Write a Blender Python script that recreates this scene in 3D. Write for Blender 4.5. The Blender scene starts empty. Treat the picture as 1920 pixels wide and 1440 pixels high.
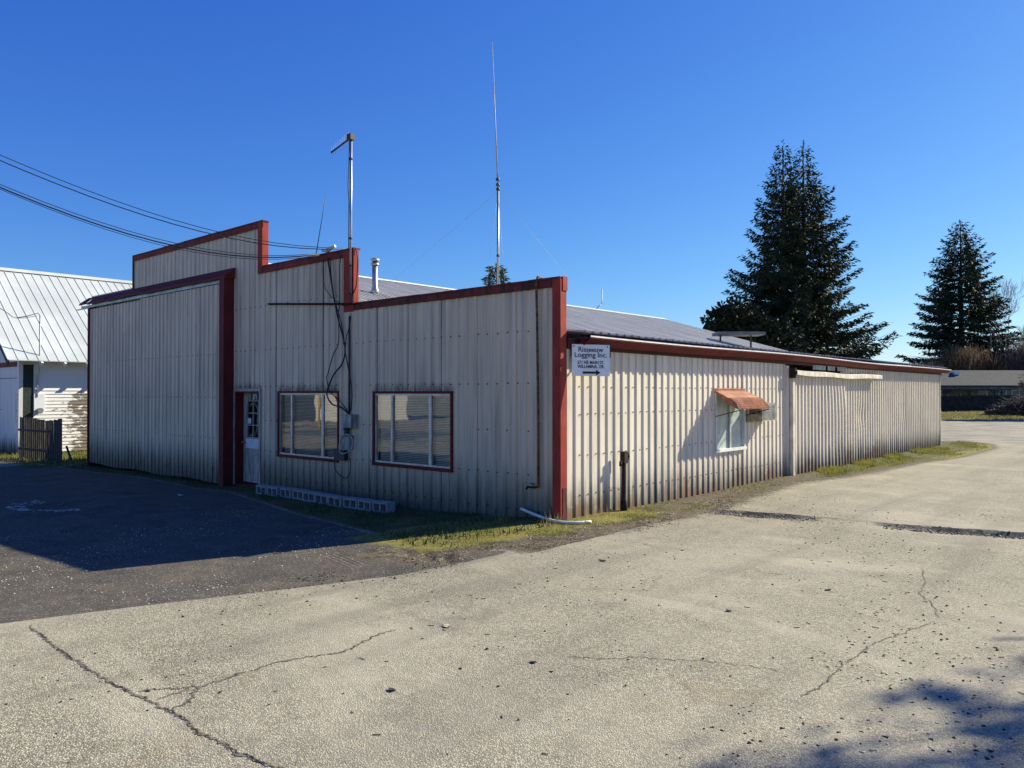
import bpy, bmesh, math, random
import numpy as np
from mathutils import Vector, Matrix

random.seed(7); rng = np.random.default_rng(7)
S = bpy.context.scene
C = S.collection
R = math.radians

# ------------------------------------------------------------------ camera
FPX, YAW, PIT = 1455.0, R(41.5), math.atan(17 / 1455.0)
CAMP = Vector((7.45, -9.57, 2.0))
cd = bpy.data.cameras.new('camera'); cam = bpy.data.objects.new('camera', cd); C.objects.link(cam)
cam.location = CAMP; cam.rotation_euler = (R(90) + PIT, 0, YAW)
cd.sensor_width = 36; cd.lens = 36 * FPX / 1920; cd.clip_start = .05; cd.clip_end = 3000
S.camera = cam
# ------------------------------------------------------------------ light
SUN_EL, SUN_AZ = R(31.3), R(20.6)          # azimuth measured from +Y towards +X
sdir = Vector((math.sin(SUN_AZ) * math.cos(SUN_EL), math.cos(SUN_AZ) * math.cos(SUN_EL), math.sin(SUN_EL)))
W = bpy.data.worlds.new('World'); S.world = W; W.use_nodes = True
wn = W.node_tree.nodes; wl = W.node_tree.links
bg = wn['Background']; sky = wn.new('ShaderNodeTexSky')
sky.sky_type = 'NISHITA'; sky.sun_disc = False; sky.sun_elevation = SUN_EL; sky.sun_rotation = SUN_AZ
sky.air_density = 1.0; sky.dust_density = 0.25; sky.ozone_density = 3.2; sky.altitude = 100
EXPO = 0.95; bg.inputs[1].default_value = 0.06
# even colour grade of the whole sky: a phone camera's deeper, more saturated blue
def wmath(op, a, b):
    n = wn.new('ShaderNodeMath'); n.operation = op
    for i, v in enumerate((a, b)):
        if isinstance(v, (int, float)): n.inputs[i].default_value = v
        else: wl.new(v, n.inputs[i])
    return n.outputs[0]
wsep = wn.new('ShaderNodeSeparateColor'); wcmb = wn.new('ShaderNodeCombineColor'); wl.new(sky.outputs[0], wsep.inputs[0])
for i, (k, g) in enumerate(((.81, 1.4), (.93, 1.13), (1.12, .62))):
    v = wmath('POWER', wmath('MULTIPLY', wsep.outputs[i], .109), g)
    wl.new(wmath('MULTIPLY', v, k / (.06 * 2 ** EXPO)), wcmb.inputs[i])
wl.new(wcmb.outputs[0], bg.inputs[0])
sl = bpy.data.lights.new('sun', 'SUN'); so = bpy.data.objects.new('sun', sl); C.objects.link(so)
sl.energy = 5.0; sl.angle = R(.5); sl.color = (1.0, .92, .70)
so.rotation_euler = sdir.to_track_quat('Z', 'Y').to_euler(); so.location = (20, 30, 30)
S.view_settings.view_transform = 'Standard'; S.view_settings.look = 'None'
S.view_settings.gamma = 1; S.view_settings.use_curve_mapping = False
S.view_settings.exposure = EXPO
S.render.engine = 'CYCLES'; S.cycles.max_bounces = 6; S.cycles.transparent_max_bounces = 12

# ------------------------------------------------------------------ picture helpers (a pixel gives a direction)
_F = Vector((-math.sin(YAW) * math.cos(PIT), math.cos(YAW) * math.cos(PIT), math.sin(PIT)))
_R = Vector((math.cos(YAW), math.sin(YAW), 0)); _U = _R.cross(_F)
def ray(x, y): return _F + _R * ((x - 960) / FPX) - _U * ((y - 720) / FPX)
def at(x, y, t): return CAMP + ray(x, y) * t
def on_y(x, y, Y): r = ray(x, y); return CAMP + r * ((Y - CAMP.y) / r.y)
def on_x(x, y, X): r = ray(x, y); return CAMP + r * ((X - CAMP.x) / r.x)

# ------------------------------------------------------------------ materials
class Mat:
    def __init__(s, name, rough=.7, metal=0.0, spec=.4):
        s.m = bpy.data.materials.new(name); s.m.use_nodes = True
        s.n = s.m.node_tree.nodes; s.l = s.m.node_tree.links
        s.b = s.n['Principled BSDF']; s.b.inputs['Roughness'].default_value = rough
        s.b.inputs['Metallic'].default_value = metal; s.b.inputs['Specular IOR Level'].default_value = spec
        s._pos = None
    @property
    def pos(s):
        if s._pos is None: s._pos = s.n.new('ShaderNodeNewGeometry').outputs['Position']
        return s._pos
    def objpos(s): return s.n.new('ShaderNodeTexCoord').outputs['Object']
    def val(s, sock, v):
        if isinstance(v, (int, float)): sock.default_value = v
        elif isinstance(v, (tuple, list)): sock.default_value = (*v, 1) if len(v) == 3 and sock.type == 'RGBA' else v
        else: s.l.new(v, sock)
    def scale(s, v, sc):
        n = s.n.new('ShaderNodeVectorMath'); n.operation = 'MULTIPLY'; s.l.new(v, n.inputs[0]); n.inputs[1].default_value = sc; return n.outputs[0]
    def noise(s, v, scale=1, detail=4, rough=.55, dist=0):
        n = s.n.new('ShaderNodeTexNoise'); s.l.new(v, n.inputs['Vector']); n.inputs['Scale'].default_value = scale
        n.inputs['Detail'].default_value = detail; n.inputs['Roughness'].default_value = rough; n.inputs['Distortion'].default_value = dist
        return n.outputs['Fac']
    def voro(s, v, scale, feature='F1', out='Distance', rnd=1):
        n = s.n.new('ShaderNodeTexVoronoi'); n.feature = feature; s.l.new(v, n.inputs['Vector']); n.inputs['Scale'].default_value = scale
        n.inputs['Randomness'].default_value = rnd; return n.outputs[out]
    def math(s, op, a, b=0.0, c=None, clamp=False):
        n = s.n.new('ShaderNodeMath'); n.operation = op; n.use_clamp = clamp; s.val(n.inputs[0], a); s.val(n.inputs[1], b)
        if c is not None: s.val(n.inputs[2], c)
        return n.outputs[0]
    def ramp(s, f, a, b, lo=0., hi=1.):       # smooth map range
        n = s.n.new('ShaderNodeMapRange'); n.interpolation_type = 'SMOOTHSTEP'; s.val(n.inputs[0], f)
        for i, v in zip((1, 2, 3, 4), (a, b, lo, hi)): s.val(n.inputs[i], v)
        return n.outputs[0]
    def mix(s, f, a, b, mode='MIX'):
        n = s.n.new('ShaderNodeMix'); n.data_type = 'RGBA'; n.blend_type = mode; s.val(n.inputs[0], f); s.val(n.inputs[6], a); s.val(n.inputs[7], b)
        return n.outputs[2]
    def sep(s, v):
        n = s.n.new('ShaderNodeSeparateXYZ'); s.l.new(v, n.inputs[0]); return n.outputs
    def attr(s, name):
        n = s.n.new('ShaderNodeAttribute'); n.attribute_name = name; return n.outputs['Fac']
    def bump(s, h, strength=.5, dist=.01, prev=None):
        n = s.n.new('ShaderNodeBump'); n.inputs['Strength'].default_value = strength; n.inputs['Distance'].default_value = dist
        s.l.new(h, n.inputs['Height'])
        if prev is not None: s.l.new(prev, n.inputs['Normal'])
        return n.outputs[0]
    def color(s, c): s.val(s.b.inputs['Base Color'], c); return s
    def normal(s, n): s.l.new(n, s.b.inputs['Normal']); return s
    def rough(s, r): s.val(s.b.inputs['Roughness'], r); return s

M = {}
def simple(name, col, rough=.7, metal=0., var=.25, sc=6., spec=.4, stretch=(1, 1, 1), dark=None, bump=0.):
    m = Mat(name, rough, metal, spec); p = m.scale(m.pos, stretch)
    n = m.noise(p, sc, 5)
    d = dark or tuple(c * (1 - var * 1.6) for c in col); h = tuple(min(1, c * (1 + var * .6)) for c in col)
    m.color(m.mix(m.ramp(n, .3, .7), d, h))
    if bump: m.normal(m.bump(n, bump, .01))
    M[name] = m.m; return m

def siding(name, base, dirty=1.0, rust=0.0, openings=()):
    m = Mat(name, .5, 0, .35); p = m.pos; x, y, z = m.sep(p)
    big = m.noise(p, .7, 4)
    streak = m.noise(m.scale(p, (7, 7, .35)), 1, 6, .6)
    fine = m.noise(m.scale(p, (30, 30, 5)), 1, 4, .6)
    col = m.mix(m.ramp(big, .3, .7), tuple(c * .9 for c in base), tuple(min(1, c * 1.06) for c in base))
    col = m.mix(m.math('MULTIPLY', m.ramp(streak, .42, .75), .55 * dirty), col, (.2, .19, .17))
    # splash grime along the foot of the wall: an uneven, streaky band
    hz = m.math('ADD', z, m.math('MULTIPLY', m.math('SUBTRACT', streak, .5), 1.35))
    hz = m.math('ADD', hz, m.math('MULTIPLY', m.math('SUBTRACT', fine, .5), .35))
    foot = m.ramp(hz, -.12, .35 + .65 * dirty, 1, 0)
    col = m.mix(m.math('MULTIPLY', foot, .88), col, (.05, .052, .042))
    mould = m.math('MULTIPLY', m.ramp(m.math('ADD', z, m.math('MULTIPLY', m.noise(p, 2.3, 4), .9)), .2, 1.0, 1, 0), m.ramp(m.noise(m.scale(p, (14, 14, 4)), 1, 5, .7), .53, .66))
    col = m.mix(m.math('MULTIPLY', mould, .8), col, (.03, .032, .026))
    drip = m.math('MULTIPLY', m.ramp(m.noise(m.scale(p, (13, 13, .8)), 1, 5, .7), .5, .66), m.ramp(m.math('ADD', z, m.math('MULTIPLY', m.noise(m.scale(p, (4, 4, .2)), 1, 3), 1.2)), .35, 1.55, 1, 0))
    col = m.mix(m.math('MULTIPLY', drip, .75), col, (.04, .042, .034))
    for (x0, x1, z0) in openings:          # soot-like algae that has crept up the metal above the frames
        inx = m.math('MULTIPLY', m.ramp(x, x0 - .12, x0 + .1), m.ramp(x, x1 - .1, x1 + .12, 1, 0))
        inz = m.math('MULTIPLY', m.ramp(m.math('SUBTRACT', z, m.math('MULTIPLY', streak, .22)), z0 - .1, z0 + .1, 1, 0), m.ramp(z, z0 - .04, z0 - .03))
        col = m.mix(m.math('MULTIPLY', m.math('MULTIPLY', inx, inz), m.ramp(fine, .3, .6, .2, .8)), col, (.05, .055, .05))
    if rust:
        rz = m.math('ADD', z, m.math('MULTIPLY', m.math('SUBTRACT', m.noise(p, .55, 3), .5), 2.2))
        rf = m.math('MULTIPLY', m.ramp(rz, -.1, .42, 1, 0), m.ramp(m.noise(m.scale(p, (3, 3, 6)), 1, 5, .65), .38, .52))
        col = m.mix(m.math('MULTIPLY', rf, rust), col, m.mix(fine, (.11, .045, .018), (.32, .165, .085)))
    m.color(col); m.rough(m.ramp(streak, .3, .8, .42, .75))
    m.normal(m.bump(m.noise(p, 3.0, 3), .25, .02))
    M[name] = m.m

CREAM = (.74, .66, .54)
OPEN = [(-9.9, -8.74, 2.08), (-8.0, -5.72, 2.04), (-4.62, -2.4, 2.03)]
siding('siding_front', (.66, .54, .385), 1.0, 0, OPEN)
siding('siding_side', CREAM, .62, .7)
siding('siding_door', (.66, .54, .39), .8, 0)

def redpaint(name, base, worn):
    m = Mat(name, .65, 0, .15); p = m.pos
    n = m.noise(p, 2.2, 5); s = m.noise(m.scale(p, (9, 9, 2)), 1, 6, .65)
    c = m.mix(m.ramp(n, .3, .7), tuple(v * .8 for v in base), tuple(v * 1.15 for v in base))
    c = m.mix(m.math('MULTIPLY', m.ramp(s, .44, .66), worn), c, (.03, .024, .02))
    c = m.mix(m.math('MULTIPLY', m.ramp(m.noise(p, 26, 4, .7), .62, .68), .5 * worn), c, (.3, .2, .17))
    m.color(c); m.normal(m.bump(s, .15, .01)); M[name] = m.m
redpaint('red_trim', (.32, .042, .03), .35)
redpaint('red_coping', (.16, .03, .024), .95)
redpaint('red_awning', (.36, .15, .092), .45)
redpaint('brown_fascia', (.075, .022, .018), .7)
redpaint('red_frame', (.15, .02, .02), .5)
redpaint('red_fascia', (.21, .032, .026), .75)
simple('galvanised', (.36, .38, .4), .42, .7, .2, 3)
simple('grey_metal', (.27, .28, .28), .5, .3, .3, 5)
simple('slate_metal', (.10, .12, .13), .6)
simple('box_grey', (.30, .32, .30), .55, .1, .35, 9, stretch=(1, 1, .4))
simple('dark_box', (.03, .036, .05), .5)
simple('black_cable', (.012, .012, .013), .5)
simple('white_cable', (.55, .53, .48), .5)
simple('pvc', (.78, .76, .68), .45, 0, .12)
simple('aluminium', (.5, .51, .5), .4, .5, .15)
simple('dark_void', (.012, .012, .014), .9)
simple('door_paint', (.44, .395, .34), .5, 0, .3, 5, stretch=(5, 5, .6))
simple('paper', (.72, .74, .76), .8, 0, .06)
simple('black_ink', (.012, .012, .015), .6)
simple('white_sign', (.78, .79, .8), .4, 0, .05)
simple('brass', (.5, .38, .18), .3, .9)
simple('concrete_block', (.30, .30, .295), .95, 0, .2, 25, bump=.4)
simple('rusty_pipe', (.16, .075, .035), .8, .2, .5, 14)
simple('rust_iron', (.035, .022, .018), .8, .3, .5, 20)
simple('hood_cream', (.68, .61, .5), .5, 0, .2, 4)
simple('old_beige', (.40, .35, .27), .6, 0, .35, 7)
simple('blind', (.86, .9, .92), .6, 0, .08)
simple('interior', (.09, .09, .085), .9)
simple('dark_wood', (.06, .055, .05), .9, 0, .45, 12, stretch=(6, 6, .6), bump=.4)
simple('fence_far', (.035, .03, .028), .9, 0, .4, 2)
simple('shingle', (.085, .094, .1), .9, 0, .15, 3)
simple('terrace_edge', (.22, .21, .18), .8, 0, .4, 3)
simple('house_wall', (.24, .22, .15), .85, 0, .1)
simple('white_trim', (.72, .72, .7), .6, 0, .1)
simple('window_dark', (.02, .025, .03), .12, 0, .2, spec=.8)
simple('bark', (.075, .055, .042), .95, 0, .35, 8, stretch=(3, 3, .7), bump=.5)
simple('twig_grey', (.16, .135, .115), .95, 0, .3, 1)
simple('twig_brown', (.185, .115, .065), .95, 0, .35, .6)
simple('pole_wood', (.16, .11, .075), .9, 0, .3, 6, stretch=(5, 5, .5))
simple('yellow_paint', (.75, .47, .05), .5, 0, .15)
simple('plaster_white', (.75, .72, .66), .8, 0, .1)
simple('stone_chip', (.2, .19, .17), .95, 0, .45, 60)
simple('dark_chip', (.035, .028, .022), .95, 0, .4, 60)
simple('pale_chip', (.5, .48, .43), .9, 0, .3, 60)
simple('leaf_dry', (.5, .42, .3), .85, 0, .25, 40)
simple('crack_fill', (.045, .042, .036), 1, 0, .4, 30)

def leafmat(name, a, b, sc=1.2, trans=0.):
    m = Mat(name, .75, 0, .25); n = m.noise(m.pos, sc, 4, .65)
    m.color(m.mix(m.ramp(n, .32, .68), a, b)); M[name] = m.m
    if trans:
        t = m.n.new('ShaderNodeBsdfTranslucent'); mx = m.n.new('ShaderNodeMixShader'); mx.inputs[0].default_value = trans
        m.l.new(m.b.inputs['Base Color'].links[0].from_socket, t.inputs[0]); m.l.new(m.b.outputs[0], mx.inputs[1]); m.l.new(t.outputs[0], mx.inputs[2]); m.l.new(mx.outputs[0], m.n['Material Output'].inputs[0])
leafmat('needles_dark', (.013, .024, .013), (.045, .062, .026))
leafmat('needles_mid', (.018, .03, .017), (.055, .072, .035))
leafmat('needles_silver', (.035, .06, .038), (.12, .15, .10), 3)
leafmat('evergreen_leaf', (.01, .017, .008), (.028, .04, .018), 2)
leafmat('grass_blade', (.10, .135, .03), (.29, .25, .07), 1.6, .4)
leafmat('grass_shade', (.04, .06, .02), (.085, .10, .035), 2)  # darker copy of the grass green: shade of the front put into the colour
leafmat('grass_dry', (.22, .18, .08), (.34, .28, .14), 2, .4)

def glass(name, tint, ior=1.6):
    m = Mat(name); n = m.n; l = m.l; n.remove(m.b)
    fr = n.new('ShaderNodeFresnel'); fr.inputs[0].default_value = ior
    g = n.new('ShaderNodeBsdfGlossy'); g.inputs['Roughness'].default_value = .012; g.inputs['Color'].default_value = (1, 1, 1, 1)
    t = n.new('ShaderNodeBsdfTransparent'); t.inputs[0].default_value = (*tint, 1)
    bp = n.new('ShaderNodeBump'); bp.inputs['Strength'].default_value = .03; bp.inputs['Distance'].default_value = .05
    nz = n.new('ShaderNodeTexNoise'); nz.inputs['Scale'].default_value = 1.6; nz.inputs['Detail'].default_value = 1; l.new(m.pos, nz.inputs['Vector']); l.new(nz.outputs[0], bp.inputs['Height'])
    l.new(bp.outputs[0], g.inputs['Normal'])
    mx = n.new('ShaderNodeMixShader'); l.new(fr.outputs[0], mx.inputs[0]); l.new(t.outputs[0], mx.inputs[1]); l.new(g.outputs[0], mx.inputs[2])
    l.new(mx.outputs[0], n['Material Output'].inputs[0]); M[name] = m.m
glass('window_glass', (.93, .95, .95), 1.95)
m = Mat('frosted_glass', .35, 0, .5); n = m.noise(m.pos, 5, 4); m.color(m.mix(m.ramp(n, .3, .7), (.30, .37, .36), (.46, .54, .51))); M['frosted_glass'] = m.m

# metal roofs
m = Mat('roof_metal', .5, .1, .5); n = m.noise(m.scale(m.pos, (.5, 3, .5)), 1.2, 5); m.color(m.mix(m.ramp(n, .3, .75), (.42, .41, .375), (.60, .58, .53))); M['roof_metal'] = m.m
m = Mat('roof_white', .42, .1, .5); n = m.noise(m.pos, .6, 4); m.color(m.mix(m.ramp(n, .3, .75), (.46, .49, .48), (.58, .61, .59))); M['roof_white'] = m.m
m = Mat('ridge_white', .4, .1); m.color((.78, .79, .8)); M['ridge_white'] = m.m
# peeling clapboards
m = Mat('peeling_board', .8); p = m.pos
n = m.noise(m.scale(p, (1, 1.6, 4)), 1.6, 6, .65); big = m.noise(p, .55, 3)
wx, wy, wz = m.sep(p)
thr = m.math('ADD', n, m.math('MULTIPLY', m.math('SUBTRACT', big, .5), .8))
thr = m.math('ADD', thr, m.ramp(wy, .9, 2.2, -.2, .13))
thr = m.math('ADD', thr, m.ramp(wz, 1.6, 2.8, .02, -.35))
m.color(m.mix(m.ramp(thr, .46, .53), (.74, .73, .70), m.mix(m.noise(m.scale(p, (2, 3, 30)), 1, 4), (.09, .075, .058), (.3, .25, .2)))); M['peeling_board'] = m.m
m = Mat('barn_front', .75); p = m.pos; x, y, z = m.sep(p); st = m.noise(m.scale(p, (5, 5, .5)), 1, 5, .6)
foot = m.ramp(m.math('ADD', z, m.math('MULTIPLY', m.math('SUBTRACT', st, .5), 1.6)), -.2, .5, 1, 0)
m.color(m.mix(foot, m.mix(m.ramp(st, .4, .75), (.66, .66, .65), (.52, .53, .53)), (.05, .05, .045))); M['barn_front'] = m.m

# ground: worn chip-seal, fresher dark asphalt, dirt, moss, gravel
m = Mat('ground_mat', .95, 0, .12); p = m.pos
spk = m.noise(p, 95, 3, .7); spk2 = m.noise(p, 38, 3, .6); vor = m.voro(p, 80); big = m.noise(p, .45, 5, .6); mid = m.noise(p, 2.6, 5, .6)
cell = m.sep(m.voro(p, 80, out='Color'))[0]
edge = m.math('MULTIPLY', m.math('SUBTRACT', m.noise(p, 3.2, 6, .7), .5), .55)
fedge = m.math('MULTIPLY', m.math('SUBTRACT', m.noise(p, 22, 4, .7), .5), .5)
def mask(a, soft=.12, k=1.0, kf=1.0):
    v = m.math('ADD', m.attr(a), m.math('ADD', m.math('MULTIPLY', edge, k), m.math('MULTIPLY', fedge, kf)))
    return m.ramp(v, .5 - soft, .5 + soft)
light = m.mix(m.ramp(cell, .0, 1.0), (.225, .208, .16), (.52, .482, .37))
light = m.mix(m.ramp(m.math('ADD', vor, m.math('MULTIPLY', m.math('SUBTRACT', spk2, .5), .5)), .40, .64, .0, .66), light, (.072, .066, .048))
light = m.mix(m.math('MULTIPLY', m.ramp(spk, .55, .75), .5), light, (.12, .11, .088))
light = m.mix(m.math('MULTIPLY', m.ramp(big, .36, .68), .4), light, (.40, .365, .28))
light = m.mix(m.math('MULTIPLY', m.ramp(mid, .52, .74), .38), light, (.17, .157, .13))
brown = m.ramp(m.noise(m.scale(p, (1, 1, 1)), .8, 5, .7, .6), .6, .72)
light = m.mix(m.math('MULTIPLY', brown, .4), light, (.25, .19, .11))
oil = m.math('MULTIPLY', m.ramp(m.noise(p, 1.35, 6, .68, 1.2), .56, .7), .42)
light = m.mix(oil, light, (.13, .115, .09))
wash = m.math('MULTIPLY', m.ramp(m.noise(m.scale(p, (.35, .8, 1)), 1, 5, .65, .5), .48, .68), .4)
light = m.mix(wash, light, (.47, .43, .33))
tyre = m.noise(m.scale(p, (1.6, .12, 1)), 1, 3, .5)
light = m.mix(m.math('MULTIPLY', m.ramp(tyre, .48, .7), .34), light, (.14, .13, .11))
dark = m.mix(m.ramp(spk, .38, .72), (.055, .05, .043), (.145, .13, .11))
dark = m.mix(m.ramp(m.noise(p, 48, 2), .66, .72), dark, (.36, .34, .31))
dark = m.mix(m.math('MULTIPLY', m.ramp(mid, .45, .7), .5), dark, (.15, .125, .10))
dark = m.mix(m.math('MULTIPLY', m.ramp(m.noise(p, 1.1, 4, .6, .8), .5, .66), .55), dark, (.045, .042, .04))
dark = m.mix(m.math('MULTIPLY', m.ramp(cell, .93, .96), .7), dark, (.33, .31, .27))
dirt = m.mix(m.ramp(spk2, .3, .7), (.045, .036, .026), (.17, .14, .10))
dirt = m.mix(m.ramp(m.noise(p, 30, 2), .58, .68), dirt, (.26, .235, .18))
dirt = m.mix(m.math('MULTIPLY', m.ramp(m.noise(p, 4.5, 5, .7), .48, .62), .7), dirt, (.03, .025, .02))
moss = m.mix(m.ramp(m.noise(p, 9, 5, .7), .3, .7), (.11, .11, .03), (.25, .22, .06))
moss = m.mix(m.ramp(spk2, .5, .72), moss, (.12, .10, .045))
turf = m.mix(m.ramp(m.noise(p, 6, 5, .7), .3, .7), (.04, .062, .016), (.11, .105, .04))
grav = m.mix(m.ramp(vor, .1, .6), (.30, .29, .27), (.05, .047, .043))
grav = m.mix(m.math('MULTIPLY', m.ramp(mid, .3, .7), .35), grav, (.1, .093, .085))
far = m.mix(m.ramp(m.noise(p, .6, 5, .7), .35, .7), (.20, .19, .165), (.34, .315, .255))
col = m.mix(mask('far', .2, .3, .1), light, far)
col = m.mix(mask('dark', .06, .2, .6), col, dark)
col = m.mix(m.math('MULTIPLY', mask('stain', .4, 1.2, .8), .55), col, (.06, .055, .048))
col = m.mix(mask('pale', .15, 1.2, 1.), col, (.32, .30, .26))
col = m.mix(mask('dirt', .2, 1.4, 2.2), col, dirt)
col = m.mix(mask('grav', .2, .8, .8), col, grav)
col = m.mix(mask('turf', .16, 1.2, 1.2), col, turf)
col = m.mix(mask('moss', .14, 1.3, 1.1), col, moss)
m.color(col)
h = m.math('ADD', m.math('MULTIPLY', m.ramp(vor, .0, .6, 1, 0), .7), m.math('MULTIPLY', spk2, .3))
b1 = m.bump(h, .55, .010); m.normal(m.bump(mid, .2, .04, b1)); M['ground'] = m.m

# ------------------------------------------------------------------ geometry helpers
class MB:
    def __init__(s): s.v = []; s.f = []; s.sm = []
    def quad(s, a, b, c, d, smooth=False):
        i = len(s.v); s.v += [tuple(a), tuple(b), tuple(c), tuple(d)]; s.f.append((i, i + 1, i + 2, i + 3)); s.sm.append(smooth)
    def tri(s, a, b, c):
        i = len(s.v); s.v += [tuple(a), tuple(b), tuple(c)]; s.f.append((i, i + 1, i + 2)); s.sm.append(False)
    def box(s, x0, x1, y0, y1, z0, z1, mat=None):
        i = len(s.v)
        P = [(x0, y0, z0), (x1, y0, z0), (x1, y1, z0), (x0, y1, z0), (x0, y0, z1), (x1, y0, z1), (x1, y1, z1), (x0, y1, z1)]
        if mat is not None: P = [tuple(mat @ Vector(q)) for q in P]
        s.v += P
        for f in ((0, 3, 2, 1), (4, 5, 6, 7), (0, 1, 5, 4), (1, 2, 6, 5), (2, 3, 7, 6), (3, 0, 4, 7)):
            s.f.append(tuple(i + k for k in f)); s.sm.append(False)
        return s
    def bar(s, a, b, w, h=None):
        a, b = Vector(a), Vector(b); d = b - a; L = d.length; h = h or w
        mt = Matrix.Translation(a) @ d.to_track_quat('X', 'Z').to_matrix().to_4x4()
        return s.box(0, L, -w / 2, w / 2, -h / 2, h / 2, mt)
    def tube(s, pts, r, n=6, r1=None, cap=True):
        pts = [Vector(p) for p in pts]; i0 = len(s.v); k = len(pts)
        for j, p in enumerate(pts):
            d = (pts[min(j + 1, k - 1)] - pts[max(j - 1, 0)]).normalized()
            u = d.orthogonal().normalized() if j == 0 else (u - d * u.dot(d)).normalized()
            w = d.cross(u); rr = r[j] if isinstance(r, (list, tuple)) else (r if r1 is None else r + (r1 - r) * j / (k - 1))
            for q in range(n):
                a = 2 * math.pi * q / n; s.v.append(tuple(p + (u * math.cos(a) + w * math.sin(a)) * rr))
        for j in range(k - 1):
            for q in range(n):
                s.f.append((i0 + j * n + q, i0 + j * n + (q + 1) % n, i0 + (j + 1) * n + (q + 1) % n, i0 + (j + 1) * n + q)); s.sm.append(True)
        if cap:
            s.f.append(tuple(i0 + q for q in range(n))[::-1]); s.sm.append(False)
            s.f.append(tuple(i0 + (k - 1) * n + q for q in range(n))); s.sm.append(False)
        return s
    def prism(s, poly, fn):      # poly: 2D outline; fn(u, v, k) -> 3D with k = 0 / 1
        n = len(poly); i = len(s.v)
        for k in (0, 1): s.v += [tuple(fn(u, v, k)) for u, v in poly]
        for q in range(n): s.f.append((i + q, i + (q + 1) % n, i + n + (q + 1) % n, i + n + q)); s.sm.append(False)
        s.f.append(tuple(i + q for q in range(n))[::-1]); s.f.append(tuple(i + n + q for q in range(n))); s.sm += [False, False]
        return s
    def mesh(s, name):
        me = bpy.data.meshes.new(name); me.from_pydata(s.v, [], s.f); me.polygons.foreach_set('use_smooth', s.sm); me.update(); return me
    def build(s, name, mat, parent=None, loc=None):
        return link(name, s.mesh(name), mat, parent, loc)

def link(name, me, mat, parent=None, loc=None):
    if mat and not me.materials: me.materials.append(M[mat])
    o = bpy.data.objects.new(name, me); C.objects.link(o)
    if loc is not None: o.location = loc
    if parent is not None:
        o.parent = parent; o.matrix_parent_inverse = pinv(parent)
    return o
def wm(o):      # world matrix without waiting for the depsgraph
    l = Matrix.LocRotScale(o.location, o.rotation_euler, o.scale)
    return wm(o.parent) @ o.matrix_parent_inverse @ l if o.parent else l
def pinv(o): return wm(o).inverted()
def tag(o, label, cat, group=None, kind=None):
    o['label'] = label; o['category'] = cat
    if group: o['group'] = group
    if kind: o['kind'] = kind
    return o
def struct(o): o['kind'] = 'structure'; return o
def stuff(o): o['kind'] = 'stuff'; return o
def empty(name, loc, label, cat, group=None):
    o = bpy.data.objects.new(name, None); C.objects.link(o); o.location = loc; o.empty_display_size = .3
    return tag(o, label, cat, group)
def npmesh(name, V, Fq, nper):
    me = bpy.data.meshes.new(name); nv, nf = len(V), len(Fq)
    me.vertices.add(nv); me.vertices.foreach_set('co', np.asarray(V, np.float32).ravel())
    me.loops.add(nf * nper); me.loops.foreach_set('vertex_index', np.asarray(Fq, np.int32).ravel())
    me.polygons.add(nf); me.polygons.foreach_set('loop_start', np.arange(0, nf * nper, nper, dtype=np.int32))
    me.update(calc_edges=True); return me
def sstep(x, a, b):
    t = np.clip((x - a) / (b - a), 0, 1); return t * t * (3 - 2 * t)

# ------------------------------------------------------------------ the lie of the land
FX = [-400, -19, -10.4, -8.7, -4.6, -2.4, 0, 400]; FZ = [-.26, -.26, -.22, -.16, -.14, -.09, 0, 0]
LED = [(1.1, 2.75), (1.55, 2.86), (2.4, 3.02), (3.1, 3.07), (4.0, 3.12), (4.8, 3.34), (5.6, 3.62), (6.6, 3.85)]
def ground_z(x, y):
    x = np.asarray(x, float); y = np.asarray(y, float)
    z = np.interp(x, FX, FZ)
    z = z + .018 * np.sin(x * .9 + 1.3) * np.cos(y * .7) * sstep(y, -40, -1)
    yl = np.interp(x, [a for a, b in LED], [b for a, b in LED]) + .035 * np.sin(x * 9) + .02 * np.sin(x * 23 + 1)
    dep = np.interp(x, [1.0, 1.35, 1.7, 2.3, 2.7, 3.3, 3.9, 4.3, 5.0, 5.6, 6.3], [0, .035, .07, .065, .018, .01, .014, .045, .08, .065, 0])
    s = yl - y
    z = z - np.where(s > 0, dep * np.clip(1 - s / .75, 0, 1) ** 1.3, 0)
    # shallow worn hollow in the dark lot, and the wheel rut at the edge of the dirt
    d = np.hypot((x - -9.15) / 1.05, (y - -4.15) / 0.7); z = z - .07 * (1 - sstep(d, .35, 1))
    d = np.hypot((x - .35) / .75, (y + 3.05) / .3); z = z - .06 * (1 - sstep(d, .2, 1)) * (0.6 + .4 * np.sin(x * 16) * np.sin(y * 21))
    return z
def gz(x, y): return float(ground_z(x, y))

EY = [-5.2, -4.9, -4.2, -3.2, -2.5, -1.8, -.9, .3, 1.7, 3.3, 4.9, 7.5, 9.5, 14.6, 17.7, 23, 25.5, 27]
EX = [.35, .55, .67, .75, .7, .9, 1.08, 1.2, 1.3, 1.25, 1.0, .82, 1.25, 1.45, 1.95, 1.95, 1.5, .3]
GX = [-30, -19, -12.4, -8.65, -5.3, -3.1, -2, -.5, .4, .9]; GY = [-1.0, -1.0, -.75, -.95, -1.65, -2.05, -2.3, -2.9, -2.6, -2.2]
def axis(*segs):
    a = [segs[0][0]]
    for x0, x1, st in segs:
        k = max(1, round((x1 - x0) / st)); a += list(x0 + (x1 - x0) * (np.arange(k) + 1) / k)
    return np.array(a)
gxs = axis((-900, -100, 100), (-100, -40, 15), (-40, -20, 2), (-20, -10.6, .4), (-10.6, -1.2, .1), (-1.2, 7.2, .045), (7.2, 12, .4), (12, 40, 4), (40, 120, 20), (120, 900, 150))
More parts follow.
